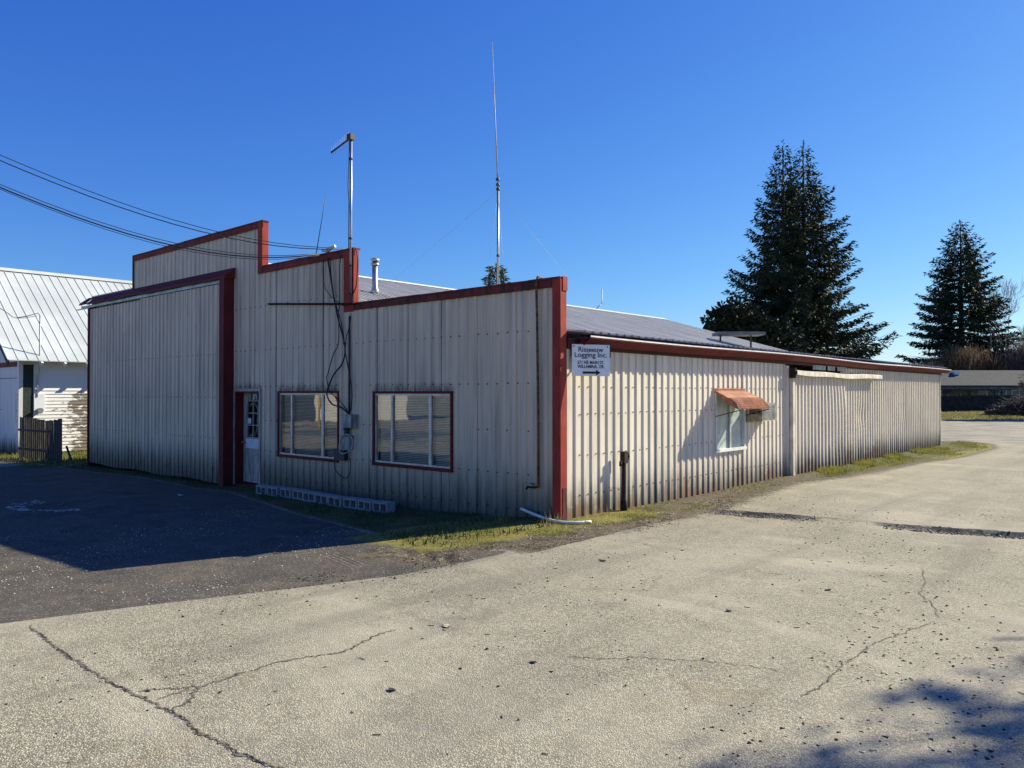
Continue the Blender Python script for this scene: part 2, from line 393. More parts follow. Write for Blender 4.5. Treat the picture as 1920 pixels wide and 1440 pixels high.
gys = axis((-900, -100, 100), (-100, -20, 10), (-20, -9, 1.), (-9, -5.6, .12), (-5.6, 4.4, .045), (4.4, 12, .12), (12, 28, .3), (28, 120, 3), (120, 300, 30), (300, 1500, 200))
X, Y = np.meshgrid(gxs, gys, indexing='ij'); Z = ground_z(X, Y)
nx, ny = X.shape; idx = np.arange(nx * ny).reshape(nx, ny)
Q = np.stack([idx[:-1, :-1], idx[1:, :-1], idx[1:, 1:], idx[:-1, 1:]], -1).reshape(-1, 4)
gme = npmesh('ground', np.stack([X, Y, Z], -1).reshape(-1, 3), Q, 4)
gme.polygons.foreach_set('use_smooth', np.ones(len(Q), bool))
ex = np.interp(Y, EY, EX); fy = np.interp(X, GX, GY)
sd = np.where(Y < 0, np.minimum(ex - X, 9), ex - X)                      # >0 on the wall side of the dirt edge
dirt = sstep(sd, -.6, .5) * sstep(Y, -5.6, -4.6) * (1 - sstep(Y, 26, 27.5)) * np.where(Y < -.1, sstep(Y - fy + .9, -.3, .3) * sstep(X, -1.6, .3), 1)
frontdirt = sstep(Y - fy, -.35, .35) * (X < 1.2) * (Y < 1)
inner = sstep(sd - .42, -.3, .3) * sstep(Y, -3.4, -2.6)
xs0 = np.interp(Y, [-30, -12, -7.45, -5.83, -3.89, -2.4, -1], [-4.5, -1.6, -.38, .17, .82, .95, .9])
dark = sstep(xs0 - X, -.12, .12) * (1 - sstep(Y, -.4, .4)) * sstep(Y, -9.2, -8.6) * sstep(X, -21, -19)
dep = (X - CAMP.x) * _F.x + (Y - CAMP.y) * _F.y
farm = sstep(dep, 26, 34) * sstep(Y, 20, 28)
turffar = sstep(dep, 57, 62) * sstep(Y, 30, 40)
turfleft = sstep(-X, 19.2, 20) * sstep(Y, -.9, -.2)
turfleft = np.maximum(turfleft, sstep(-X, 19, 20.5) * sstep(Y + .02 * (X + 20), -1.5, -.9))
island = sstep(sd - .1, -.3, .3) * sstep(Y, 7.5, 10.5) * (1 - sstep(Y, 25.5, 26.8))
mossm = np.maximum(inner * (1 - sstep(Y, 1.2, 2.6)) * .74 * (X > -1.6), sstep(np.abs(sd - .35), .45, .1) * sstep(Y, 15, 18) * (1 - sstep(Y, 25, 27)) * .8)
mossm = np.maximum(mossm, inner * (1 - sstep(Y, 2., 8)) * .36)
ledy = np.interp(X, [a for a, b in LED], [b for a, b in LED]); sl_ = ledy - Y
wide = np.interp(X, [.7, 1.2, 2.7, 3.3, 3.8, 4.4, 6.6, 7], [0, .62, .6, .3, .3, .5, .5, 0]) * (sl_ > -.03) * (1 - sstep(sl_, .3, 1.1))
holes = np.interp(X, [.9, 1.4, 2.6, 2.95, 3.6, 4.0, 6.4, 6.8], [0, 1, 1, .3, .3, 1, 1, 0]) * (sl_ > -.04) * (1 - sstep(sl_, .12, .42))
hollow = np.hypot((X - -9.15) / 1.05, (Y - -4.15) / 0.7)
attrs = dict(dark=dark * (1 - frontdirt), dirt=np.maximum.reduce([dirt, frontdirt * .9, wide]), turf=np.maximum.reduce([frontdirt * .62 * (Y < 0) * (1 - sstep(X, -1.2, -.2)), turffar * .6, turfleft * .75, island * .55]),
             moss=mossm, grav=np.maximum(holes, np.where(np.abs(sd + .3) < .35, .35, 0) * sstep(Y, 14, 18) * (1 - sstep(Y, 26, 28))), far=farm,
             stain=np.where((Y > -5) & (Y < 5), .34 * sstep(-sd, 2.2, .1), .12) + .22 * np.exp(-((X - 3.3) / 1.2) ** 2 - ((Y - 1.2) / 1.1) ** 2), pale=np.where(np.abs(hollow - .8) < .28, .34, 0) * (Y < -4.1) + .0 * X)
for k, a in attrs.items():
    at_ = gme.attributes.new(k, 'FLOAT', 'POINT'); at_.data.foreach_set('value', np.asarray(a, np.float32).ravel())
go = link('ground', gme, 'ground'); struct(go)

# ------------------------------------------------------------------ corrugated sheets
PITCH = .225
def profile(u0, u1, h, pitch=PITCH, off=0., extra=()):
    """trapezoid-rib profile as (u, height) pairs between u0 and u1"""
    key = [(0, 0), (.57, 0), (.63, 1), (.90, 1), (.96, 0)]
    pts = []
    k0 = math.floor((u0 - off) / pitch) - 1; k1 = math.ceil((u1 - off) / pitch) + 1
    us = []; hs = []
    for k in range(k0, k1 + 1):
        for a, b in key: us.append(off + (k + a) * pitch); hs.append(b * h)
    cuts = sorted({round(u0, 5), round(u1, 5), *[round(u, 5) for u in us if u0 < u < u1], *[round(e, 5) for e in extra if u0 < e < u1]})
    return [(u, float(np.interp(u, us, hs))) for u in cuts]
def sheet_mesh(u0, u1, h, zt, zb, place, openings=(), breaks=(), off=0., rows=1, warp=None):
    """zt / zb: functions of u; openings: (u0,u1,z0,z1); place(u, h, z) -> xyz"""
    b = MB(); ex = [e for o in openings for e in o[:2]] + list(breaks)
    pr = profile(u0, u1, h, PITCH, off, ex)
    for (ua, ha), (ub, hb) in zip(pr[:-1], pr[1:]):
        um = (ua + ub) / 2; segs = [(zb(um), zt(um))]
        for o in openings:
            if o[0] < um < o[1]:
                ns = []
                for a, c in segs:
                    if o[3] <= a or o[2] >= c: ns.append((a, c)); continue
                    if o[2] > a: ns.append((a, o[2]))
                    if o[3] < c: ns.append((o[3], c))
                segs = ns
        for a, c in segs:
            for r in range(rows):
                z0 = a + (c - a) * r / rows; z1 = a + (c - a) * (r + 1) / rows
                q = [(ua, ha, z0), (ub, hb, z0), (ub, hb, z1), (ua, ha, z1)]
                if warp: q = [warp(*t) for t in q]
                b.quad(*[place(*t) for t in q])
    return b

# ------------------------------------------------------------------ the warehouse
wh = empty('warehouse', (0, 0, 0), 'long cream corrugated metal warehouse with red trim and stepped false front', 'building')
H1, H2, H3 = 3.78, 4.89, 5.95
XA, XB, XC, XD = -5.38, -8.72, -15.62, -18.75
def ztop(x): return H1 - .1 if x > XA else H2 - .06 if x > XB else H3 - .06 if x > XC else 5.06  # leftmost step made taller so that it keeps the sun off the door hood
DOOR = (-9.9, -8.76, -1, 2.06); W1 = (-7.97, -5.75, .64, 2.0); W2 = (-4.59, -2.43, .66, 1.99)
OPS = [DOOR, W1, W2]
def split_build(b, mat, parent):      # each separate piece of a cut sheet is a sheet of its own
    n = len(b.f); par = list(range(n))
    def find(i):
        while par[i] != i: i = par[i]
        return i
    seen = {}
    for i, f in enumerate(b.f):
        for e in ((f[0], f[1]), (f[1], f[2]), (f[2], f[3]), (f[3], f[0])):
            p, q = [tuple(round(c, 4) for c in b.v[k]) for k in e]
            for (xa, xb) in ((p, q),):
                for pt in (xa, xb):
                    if pt in seen: par[find(i)] = find(seen[pt])
                    else: seen[pt] = i
    groups = {}
    for i in range(n): groups.setdefault(find(i), []).append(i)
    for g in groups.values():
        m2 = MB()
        for i in g: m2.quad(*[b.v[k] for k in b.f[i]])
        m2.build('siding_sheet', mat, parent)
def pf(u, h, z): return (u, -h, z)
edges = [0.0]
while edges[-1] > -10.2: edges.append(round(edges[-1] - .9, 4))
edges = [-.04 if e == 0 else e for e in edges]
for k, (a, c) in enumerate(zip(edges[1:], edges[:-1])):
    dy = random.uniform(-.004, .004); sh = random.uniform(-.003, .003)
    b = sheet_mesh(a + .004, c - .004, .025, ztop, lambda u: gz(u, -.05) - .06, lambda u, h, z, dy=dy, sh=sh: (u + sh * z, -h + dy * (1 + .3 * z), z), OPS, (XA, XB), 0)
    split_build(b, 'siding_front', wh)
# upper band of sheeting above and behind the big sliding door
e = -10.35
while e > XD + .01:
    a = max(e - .9, XD)
    lo = 4.6 if e < -10.5 else -.3
    sheet_mesh(a + .003, e + .006, .02, ztop, lambda u, lo=lo: lo, pf, (), (XC,), 0).build('siding_sheet', 'siding_front', wh)
    e = a
# screws: rows of dark fixings on the girts, too small to pick apart
def screws(name, us, zs, place, r=.011, parent=wh, skip=(), mat='rust_iron'):
    b = MB()
    for u in us:
        for z in zs:
            if any(o[0] - .04 < u < o[1] + .04 and o[2] - .04 < z < o[3] + .04 for o in skip): continue
            if random.random() < .1: continue
            du, dz = random.uniform(-.012, .012), random.uniform(-.008, .008)
            pts = [(u + du + r * math.cos(t), z + dz + r * math.sin(t)) for t in np.arange(6) * math.pi / 3]
            b.prism(pts, place)
    return stuff(b.build(name, mat, parent))
us = [-.225 * k - .225 * .03 for k in range(2, 46)]
screws('screw_rows', us, (.1, .68, 1.38, 2.16, 3.0), lambda u, v, k: (u + .02, -.001 - k * .012, v), .012, skip=OPS)
screws('screw_rows', us[24:], (4.0,), lambda u, v, k: (u + .02, -.001 - k * .012, v), .012)

# back skin of the parapet, gable ends and roof
b = MB()
b.box(XD, -.135, .07, .09, 2.6, H1 - .02); b.box(XD, XA - .17, .07, .09, H1 - .02, H2 - .02); b.box(XC, XB - .12, .07, .09, H2 - .02, H3 - .02)
b.build('parapet_back', 'grey_metal', wh)
RX, RZ, BX, BZ, EZ = -12.1, 5.60, -5.4, 3.64, 2.95
YB = 23.6
b = MB(); b.prism([(-18.7, -.3), (-18.7, RZ - .29 * 6.6), (RX, RZ - .03), (BX, BZ - .03), (-.05, EZ - .05), (-.05, -.3)], lambda u, v, k: (u, YB - .12 + k * .06, v)); b.build('rear_wall', 'siding_side', wh)
b = MB(); b.box(-18.72, -18.62, .02, YB - .06, -.4, 3.6); b.build('left_wall', 'siding_front', wh)
# roof sheets: main slope (right), lean-to, left slope
def roof_sheet(x0, z0, x1, z1, w):
    b = MB(); pr = profile(0, w, .032, .225)
    for (ua, ha), (ub, hb) in zip(pr[:-1], pr[1:]):
        b.quad((x0, ua, z0 + ha), (x0, ub, z0 + hb), (x1, ub, z1 + hb), (x1, ua, z1 + ha))
    return b.mesh('roof_sheet')
nsh = 26; w = (YB + .1 - .13) / nsh
for (x0, z0, x1, z1) in ((RX, RZ, BX + .12, BZ - .03), (BX, BZ - .12, .24, EZ), (-18.9, RZ - .29 * 6.8, RX, RZ)):
    me = roof_sheet(x0, z0, x1, z1, w + .01)
    for k in range(nsh): link('roof_sheet', me, 'roof_metal', wh, (0, .13 + k * w, random.uniform(-.002, .004)))
b = MB()
for s in (-1, 1):
    b.quad((RX, .13, RZ + .06), (RX, YB + .12, RZ + .06), (RX + s * .28, YB + .12, RZ - .29 * .28 + .045), (RX + s * .28, .13, RZ - .29 * .28 + .045))
b.build('ridge_cap', 'ridge_white', wh)
# fascia, gutter along the right eave
b = MB(); b.box(.005, .055, .115, YB + .1, 2.695, 2.87); b.build('fascia', 'brown_fascia', wh)
gut = MB()
gp = [(.10, 2.90), (.10, 2.76), (.17, 2.76), (.305, 2.868), (.305, 2.905), (.293, 2.905), (.293, 2.873), (.165, 2.774), (.112, 2.774), (.112, 2.90)]
NG = 40
def gsag(y): return -.012 * math.sin(y * .55) - .02 * sstep(y, 10, 17) + .02 * sstep(y, 19, 24)
for k in range(NG):
    ya = .36 + (YB + .55 - .36) * k / NG; yb = .36 + (YB + .55 - .36) * (k + 1) / NG
    for (p, q) in zip(gp, gp[1:] + gp[:1]):
        gut.quad((p[0], ya, p[1] + gsag(ya)), (p[0], yb, p[1] + gsag(yb)), (q[0], yb, q[1] + gsag(yb)), (q[0], ya, q[1] + gsag(ya)))
gut.build('gutter', 'red_frame', wh)
b = MB()
for k in range(NG):
    ya = .37 + (YB + .5 - .37) * k / NG; yb = .37 + (YB + .5 - .37) * (k + 1) / NG
    b.quad((.279, ya, 2.909 + gsag(ya)), (.311, ya, 2.909 + gsag(ya)), (.311, yb, 2.909 + gsag(yb)), (.279, yb, 2.909 + gsag(yb)))
    b.quad((.3105, ya, 2.909 + gsag(ya)), (.3105, ya, 2.885 + gsag(ya)), (.3105, yb, 2.885 + gsag(yb)), (.3105, yb, 2.909 + gsag(yb)))
b.build('gutter_lip', 'white_trim', wh)

# red trim of the false front
def cap(x0, x1, z, parent=wh, face=.135, front=-.045):
    g = MB(); g.box(x0, x1, front, front + .018, z - face, z); g.build('fascia_board', 'red_fascia' if z > 4 else 'red_coping', parent)
    g = MB(); n = max(2, int((x1 - x0) / .6)); 
    for k in range(n):
        a = x0 + (x1 - x0) * k / n; c = x0 + (x1 - x0) * (k + 1) / n
        dz = random.uniform(-.006, .006)
        g.box(a + .001, c - .001, front - .012, .12, z + .004, z + .034 + dz)
    g.build('coping', 'red_coping', parent)
cap(XA + .19, .03, H1, face=.12); cap(XB + .1, XA + .17, H2); cap(XC - .04, XB + .1, H3)
def upright(x0, x1, z0, z1, y1=.24, mat='red_trim', y0=-.05):
    g = MB(); N = 6
    g.box(x0, x1, y0, y1, z0, z1); return g.build('corner_trim', mat, wh)
upright(-.13, .035, -.08, H1 + .002, .10); upright(XA - .16, XA + .17, H1 - .14, H2 + .002, .075); upright(XB - .11, XB + .085, H2 - .13, H3 + .002, .11); upright(XC - .045, XC + .03, H2 - .1, H3 + .002, .1, 'red_frame')
b = MB(); b.box(.036, .046, .0, .115, 3.60, 3.825); b.build('corner_cap', 'red_trim', wh)
b = MB(); b.box(.0355, .043, .0, .1, -.05, .52); b.build('kick_plate', 'red_coping', wh)

# big sliding door on the front: two leaves of sheeting, hood, track, red post
DY = -.2
sd_ = MB(); sd_.box(-18.42, -10.18, DY + .05, DY + .1, -.15, 4.62); sdo = sd_.build('sliding_door', 'grey_metal', wh)
def zdb(u): return -.17 + .02 * math.sin(u * 2)
e = -10.22
while e > -18.4:
    a = max(e - .9, -18.45)
    lf = e <= -14.7
    dy = DY + (.03 if lf else -.0) + random.uniform(-.004, .004); sh = random.uniform(-.004, .004)
    zt = 4.64 - (.03 if lf else 0)
    sheet_mesh(a + .003, e + .012, .026, lambda u, zt=zt: zt, lambda u: max(zdb(u), gz(u, DY) + .01), lambda u, h, z, dy=dy, sh=sh: (u + sh * z * .5, dy - h, z), (), (), 0).build('siding_sheet', 'siding_door', sdo)
    e = a
screws('screw_rows', [-10.3 - .225 * k for k in range(36)], (.9, 1.9, 2.95), lambda u, v, k: (u + .02, DY - .001 - k * .012, v), .011, sdo)
b = MB(); b.box(-19.05, -10.1, DY - .02, DY + .06, 4.66, 4.74); b.build('door_track', 'galvanised', wh)
b = MB()
xs = np.linspace(-19.0, -9.88, 15)
for xa, xb in zip(xs[:-1], xs[1:]):
    j = random.uniform(-.015, .015)
    b.quad((xa, -.03, 5.02), (xb, -.03, 5.02), (xb, DY - .1, 4.80 + j), (xa, DY - .1, 4.80 + j)); b.quad((xa, DY - .1, 4.80 + j), (xb, DY - .1, 4.80 + j), (xb, DY - .102, 4.745 + j), (xa, DY - .102, 4.745 + j))
b.tri((xs[-1], -.03, 5.02), (xs[-1], -.03, 4.75), (xs[-1], DY - .1, 4.80)); b.tri((xs[-1], -.03, 4.75), (xs[-1], DY - .102, 4.745), (xs[-1], DY - .1, 4.80))
b.build('door_hood', 'red_frame', wh)
b = MB(); b.box(-10.15, -9.93, DY - .09, -.03, -.3, 4.745); b.build('door_post', 'red_frame', wh)
b = MB(); b.box(-18.52, -18.45, DY - .02, .2, -.3, 4.7); b.build('door_post', 'red_frame', wh)
b = MB(); b.box(-19.35, -18.3, DY - .06, DY - .025, 4.63, 4.66); b.build('track_rail', 'galvanised', wh)

# entry door, set back in a dark red reveal
rx0, rx1, rz0, rz1, ry = DOOR[0], DOOR[1], -.2, DOOR[3], .19
b = MB()
b.box(rx0 + .02, rx0 + .05, -.02, ry + .05, rz0, rz1 - .02); b.box(rx1 - .05, rx1 - .02, -.02, ry + .05, rz0, rz1 - .02); b.box(rx0 + .05, rx1 - .05, -.02, ry + .05, rz1 - .05, rz1 - .02)
b.box(rx0 + .05, rx1 - .05, -.05, ry + .05, -.3, -.16)
dr = b.build('entry_door', 'red_frame', wh)
b = MB(); b.box(rx0 - .045, rx0 + .018, -.035, .0, rz0, rz1 + .045); b.box(rx1 - .018, rx1 + .03, -.035, .0, rz0, rz1 + .045); b.box(rx0 + .019, rx1 - .019, -.035, 0, rz1 - .018, rz1 + .045); b.build('door_casing', 'door_paint', dr)
lx0, lx1, lz0, lz1 = rx0 + .052, rx1 - .052, -.13, rz1 - .055
g0x, g1x, g0z, g1z = lx0 + .17, lx1 - .12, .95, 1.80
b = MB()
for (a, c, d, f) in ((lx0, g0x, lz0, lz1), (g1x, lx1, lz0, lz1), (g0x, g1x, lz0, g0z), (g0x, g1x, g1z, lz1)): b.box(a, c, ry, ry + .045, d, f)
for k in (1, 2):
    xx = g0x + (g1x - g0x) * k / 3; b.box(xx - .012, xx + .012, ry + .004, ry + .03, g0z, g1z)
    zz = g0z + (g1z - g0z) * k / 3; b.box(g0x, g1x, ry + .006, ry + .028, zz - .012, zz + .012)
for a in (0, 1):      # raised lower panels
    xx = g0x + a * .36; b.box(xx, xx + .3, ry - .012, ry + .001, .05, .55)
b.build('door_leaf', 'door_paint', dr)
for i in range(3):
    for j in range(3):
        wv = (g1x - g0x) / 3; hv = (g1z - g0z) / 3
        p = MB(); xa, xb, za, zb_ = g0x + i * wv + .012, g0x + (i + 1) * wv - .012, g0z + j * hv + .012, g0z + (j + 1) * hv - .012; p.quad((xa, ry + .02, za), (xb, ry + .02, za), (xb, ry + .02, zb_), (xa, ry + .02, zb_)); p.build('pane', 'window_glass', dr)
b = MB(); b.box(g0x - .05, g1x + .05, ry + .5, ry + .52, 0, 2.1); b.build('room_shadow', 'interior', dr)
pts = [on_y(430 + x / 6.86, 720 + y / 6.86, ry + .1) for x, y in ((240, 350), (255, 300), (300, 255), (345, 260), (380, 320), (375, 420), (372, 560), (345, 650), (290, 660), (245, 640))]
MB().tube(pts, .035, 6).build('door_wreath', 'hood_cream', dr)
b = MB(); b.box(g0x - .06, g1x + .06, ry - .006, ry - .002, .68, .91); b.build('notice', 'paper', dr)
b = MB(); b.box(g0x + .02, g0x + .17, ry + .0, ry + .004, 1.27, 1.40); b.build('notice', 'paper', dr)
b = MB(); b.tube([(lx0 + .07, ry, .82), (lx0 + .07, ry - .05, .82)], .018, 8); b.tube([(lx0 + .07, ry - .045, .82), (lx0 + .07, ry - .06, .82), (lx0 + .07, ry - .09, .82)], [.02, .036, .026], 10); b.build('door_knob', 'brass', dr)

def text_mesh(name, body, size, place, mat, parent, sx=1., bold=0., ext=.002, align='CENTER'):
    cu = bpy.data.curves.new(name, 'FONT'); cu.body = body; cu.size = size; cu.align_x = align; cu.extrude = ext; cu.offset = bold; cu.resolution_u = 3
    o = bpy.data.objects.new(name, cu); C.objects.link(o)
    dg = bpy.context.evaluated_depsgraph_get(); me = bpy.data.meshes.new_from_object(o.evaluated_get(dg))
    bpy.data.objects.remove(o); bpy.data.curves.remove(cu)
    for v in me.vertices: v.co = Vector(place(v.co.x * sx, v.co.y, v.co.z))
    me.materials.clear(); return link(name, me, mat, parent)
text_mesh('house_number', '371', .175, lambda u, v, w: ((g0x + g1x) / 2 - .02 + u, ry - .008 - w, 1.85 + v), 'white_sign', dr, .85, .005)
MB().box((g0x + g1x) / 2 - .2, (g0x + g1x) / 2 + .16, ry - .005, ry - .001, 1.83, 1.995).build('number_plate', 'dark_box', dr)

# front windows
def front_window(wx, fr, tilt):
    x0, x1, z0, z1 = wx; b = MB(); t = .045
    b.box(x0 - .03, x1 + .03, -.04, .1, z1, z1 + .045); b.box(x0 - .03, x1 + .03, -.05, .1, z0 - .06, z0)
    b.box(x0 - .03, x0 + .015, -.04, .1, z0, z1); b.box(x1 - .015, x1 + .03, -.04, .1, z0, z1)
    wo = b.build('window', 'red_frame', wh)
    a0, a1, c0, c1 = x0 + .015, x1 - .015, z0, z1
    b = MB(); f = .035
    b.box(a0, a1, -.012, .06, c1 - f, c1 - .001); b.box(a0, a1, -.012, .06, c0 + .001, c0 + f); b.box(a0 + .001, a0 + f, -.01, .058, c0 + f, c1 - f); b.box(a1 - f, a1 - .001, -.01, .058, c0 + f, c1 - f)
    ms = [a0 + (a1 - a0) * q for q in fr]
    for q, mm in enumerate(ms): b.box(mm - .025 - .012 * q, mm + .025 + .012 * q, -.006, .05, c0 + f, c1 - f)
    b.build('window_frame', 'aluminium', wo)
    bounds = [a0 + f, *ms, a1 - f]
    for q in range(3):
        p = MB(); yq = .014 + .012 * (q % 2); p.quad((bounds[q], yq, c0 + f), (bounds[q + 1], yq, c0 + f), (bounds[q + 1], yq, c1 - f), (bounds[q], yq, c1 - f)); p.build('pane', 'window_glass', wo)
    b = MB(); zz = c0 + .05; sp = .031
    while zz < c1 - .04:
        j = random.uniform(-.0015, .0015); an = tilt + random.uniform(-.06, .06)
        dy, dz = .0125 * math.cos(an), .0125 * math.sin(an)
        b.quad((a0 + f, .1 - dy, zz - dz + j), (a1 - f, .1 - dy, zz - dz - j), (a1 - f, .1 + dy, zz + dz - j), (a0 + f, .1 + dy, zz + dz + j)); zz += sp
    b.box(a0 + f, a1 - f, .085, .115, c1 - .06, c1 - .036)
    stuff(b.build('blind', 'blind', wo))
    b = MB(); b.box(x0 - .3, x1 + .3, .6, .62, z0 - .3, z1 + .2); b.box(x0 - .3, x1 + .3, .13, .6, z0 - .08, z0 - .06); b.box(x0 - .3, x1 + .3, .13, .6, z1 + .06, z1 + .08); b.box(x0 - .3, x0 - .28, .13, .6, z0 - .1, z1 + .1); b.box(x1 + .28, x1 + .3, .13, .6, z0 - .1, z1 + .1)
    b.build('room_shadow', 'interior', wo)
front_window(W1, (.215, .745), -.9); front_window(W2, (.235, .74), -1.05)

# ---- right-hand wall (plane x = 0)
SW = (5.1, 6.47, .79, 2.03); ACU = (6.62, 7.5, 1.36, 1.80)
def pr_(u, h, z): return (h, u, z)
def rb(u): return gz(.05, u) - .05
e = .105; k = 0
while e < 8.76:
    a = min(e + .9, 8.78); dx = random.uniform(-.003, .003)
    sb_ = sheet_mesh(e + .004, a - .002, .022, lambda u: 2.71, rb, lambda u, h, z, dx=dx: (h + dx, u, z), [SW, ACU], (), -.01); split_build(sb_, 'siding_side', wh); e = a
e = 9.02
def kink(u, h, z):      # the old sliding leaf has racked and buckled
    s = sstep(u, 10.2, 12.7); zz = (2.4 - z) / 2.4
    return (u + float(s) * .30 * zz, h + .05 * float(s) * math.sin(zz * 5) * .5, z)
sdr = MB().box(.045, .07, 8.97, 12.55, .02, 2.42).build('sliding_door', 'siding_side', wh)
while e < 12.5:
    a = min(e + .9, 12.6)
    sheet_mesh(e - .01, a, .03, lambda u: 2.46, lambda u: .0, lambda u, h, z: (h + .085, u, z), (), (), -.01, 8, kink).build('siding_sheet', 'siding_side', sdr); e = a
b = MB(); b.box(.05, .15, 8.88, 9.0, -.04, 2.5); b.build('door_edge', 'hood_cream', sdr)
b = MB(); b.box(.0, .06, 8.72, 8.86, -.1, 2.66); b.build('door_post', 'siding_side', wh)
e = 12.62
while e < YB - .05:
    a = min(e + .9, YB - .04); dx = random.uniform(-.004, .004)
    def dent(u, h, z, e=e):
        d = math.exp(-((u - 14.3) / .35) ** 2 - ((z - 1.25) / .45) ** 2) + math.exp(-((u - 18.6) / .3) ** 2 - ((z - 1.6) / .5) ** 2)
        return (u + .06 * d * math.sin(z * 8), h - .03 * d, z)
    sheet_mesh(e - .012, a, .032, lambda u: 2.71, rb, lambda u, h, z, dx=dx: (h + dx, u, z), (), (), -.01, 8, dent).build('siding_sheet', 'siding_side', wh); e = a
b = MB(); b.box(-.06, .045, YB - .03, YB + .01, -.1, 2.7); b.build('corner_trim', 'hood_cream', wh)
ru = [.225 * k - .01 + .225 * .2 for k in range(2, 105)]
screws('screw_rows', [u for u in ru if not 8.7 < u < 12.8], (.36, 1.0, 1.66, 2.1), lambda u, v, k: (.001 + k * .011, u, v), .011, skip=[SW, ACU])
# hood over the sliding door track
b = MB(); n = 24; ys = np.linspace(8.92, 15.6, n)
hz = lambda y: 2.50 - .035 * math.sin((y - 9) / 6.6 * math.pi) - .01 * math.sin(y * 2.1)
for ya, yb in zip(ys[:-1], ys[1:]):
    b.quad((.03, ya, hz(ya) + .09), (.03, yb, hz(yb) + .09), (.24, yb, hz(yb) + .045), (.24, ya, hz(ya) + .045))
    b.quad((.24, ya, hz(ya) + .045), (.24, yb, hz(yb) + .045), (.245, yb, hz(yb) - .06), (.245, ya, hz(ya) - .06))
    b.quad((.24, ya, hz(ya) + .041), (.244, ya, hz(ya) - .06), (.244, yb, hz(yb) - .06), (.24, yb, hz(yb) + .041))
b.build('track_hood', 'hood_cream', wh)
b = MB(); b.box(.05, .22, 8.86, 8.905, 2.36, 2.6); b.build('track_bracket', 'rust_iron', wh)
# side window with frosted lights
y0, y1, z0, z1 = SW; b = MB()
b.box(-.02, .05, y0, y0 + .05, z0, z1); b.box(-.02, .05, y1 - .045, y1, z0, z1); b.box(-.02, .05, y0 + .05, y1 - .045, z1 - .05, z1); b.box(-.02, .075, y0 - .02, y1 + .02, z0 - .01, z0 + .05)
mid_ = (y0 + y1) / 2
sw = b.build('window', 'white_trim', wh)
b = MB(); b.box(-.01, .035, mid_ - .035, mid_ + .035, z0 + .05, z1 - .05); b.build('mullion', 'aluminium', sw)
for (a, c) in ((y0 + .05, mid_ - .035), (mid_ + .035, y1 - .045)):
    p = MB(); p.box(-.012, -.004, a, c, z0 + .05, z1 - .05); p.build('pane', 'frosted_glass', sw)
# awning: bent red ribbed sheet with side cheek and struts
aw = MB(); prof = [(.03, 2.10), (.03, 2.055), (.18, 1.985), (.34, 1.90)]
for k in range(1, 9):
    t = k / 8 * R(62); prof.append((.34 + .24 * math.sin(t) * 1.12, 1.90 - .06 * k / 8 * 1.2 - .24 * (1 - math.cos(t)) * 1.25))
ay0, ay1 = 5.05, 6.50
rp = [prof[0]]
for (p, q) in zip(prof[:-1], prof[1:]):     # small horizontal ribs on the curve
    k_ = .3 if p[0] < .33 else 1.
    rp.append(((p[0] + q[0]) / 2 + .016 * k_, (p[1] + q[1]) / 2 + .016 * k_)); rp.append(q)
for p, q in zip(rp[:-1], rp[1:]): aw.quad((p[0], ay0, p[1]), (p[0], ay1, p[1]), (q[0], ay1, q[1]), (q[0], ay0, q[1]))
awo = aw.build('awning', 'red_awning', wh)
for yy in (ay0 + .004, ay1 - .004):
    b = MB(); low = [(.03, 2.05), (.22, 1.86), (.40, 1.74), (prof[-1][0], prof[-1][1] - .005)]
    up = [(p[0], p[1] - .004) for p in prof[1:]]
    b.prism(up + low[::-1][1:-1], lambda u, v, k, yy=yy: (u, yy + (k - .5) * .006, v)); b.build('awning_cheek', 'red_awning', awo)
for yy in (ay0 + .03, ay1 - .03):
    b = MB(); b.bar((.05, yy, 1.52), (prof[-1][0] + .01, yy, prof[-1][1] - .01), .016); b.build('awning_strut', 'rust_iron', awo)
# window-mounted air conditioner
ay0, ay1, az0, az1 = 6.62, 7.5, 1.36, 1.80
b = MB(); b.box(-.1, .34, ay0 + .06, ay1 - .06, az0 + .03, az1 - .02); ac = b.build('air_conditioner', 'old_beige', wh)
b = MB(); b.box(.02, .06, ay0, ay0 + .05, az0, az1); b.box(.02, .06, ay1 - .05, ay1, az0, az1); b.box(.02, .06, ay0 + .05, ay1 - .05, az0, az0 + .028); b.box(.02, .06, ay0 + .05, ay1 - .05, az1 - .018, az1); b.build('sleeve_frame', 'old_beige', ac)
b = MB()
for k in range(9):
    zz = az0 + .07 + k * .036; b.box(.341, .349, ay0 + .1, ay1 - .1, zz, zz + .018)
stuff(b.build('grille', 'grey_metal', ac))
b = MB()
for k in range(6):
    zz = az0 + .18 + k * .03; b.box(.05, .30, ay0 + .054, ay0 + .0605, zz, zz + .018)
stuff(b.build('side_louvre', 'dark_box', ac))
# broken vents under the eave
for (ya, yb) in ((10.4, 11.3), (11.45, 12.0), (12.2, 12.9)):
    b = MB(); b.box(.056, .068, ya, yb, 2.60, 2.72); b.build('eave_vent', 'box_grey', wh)

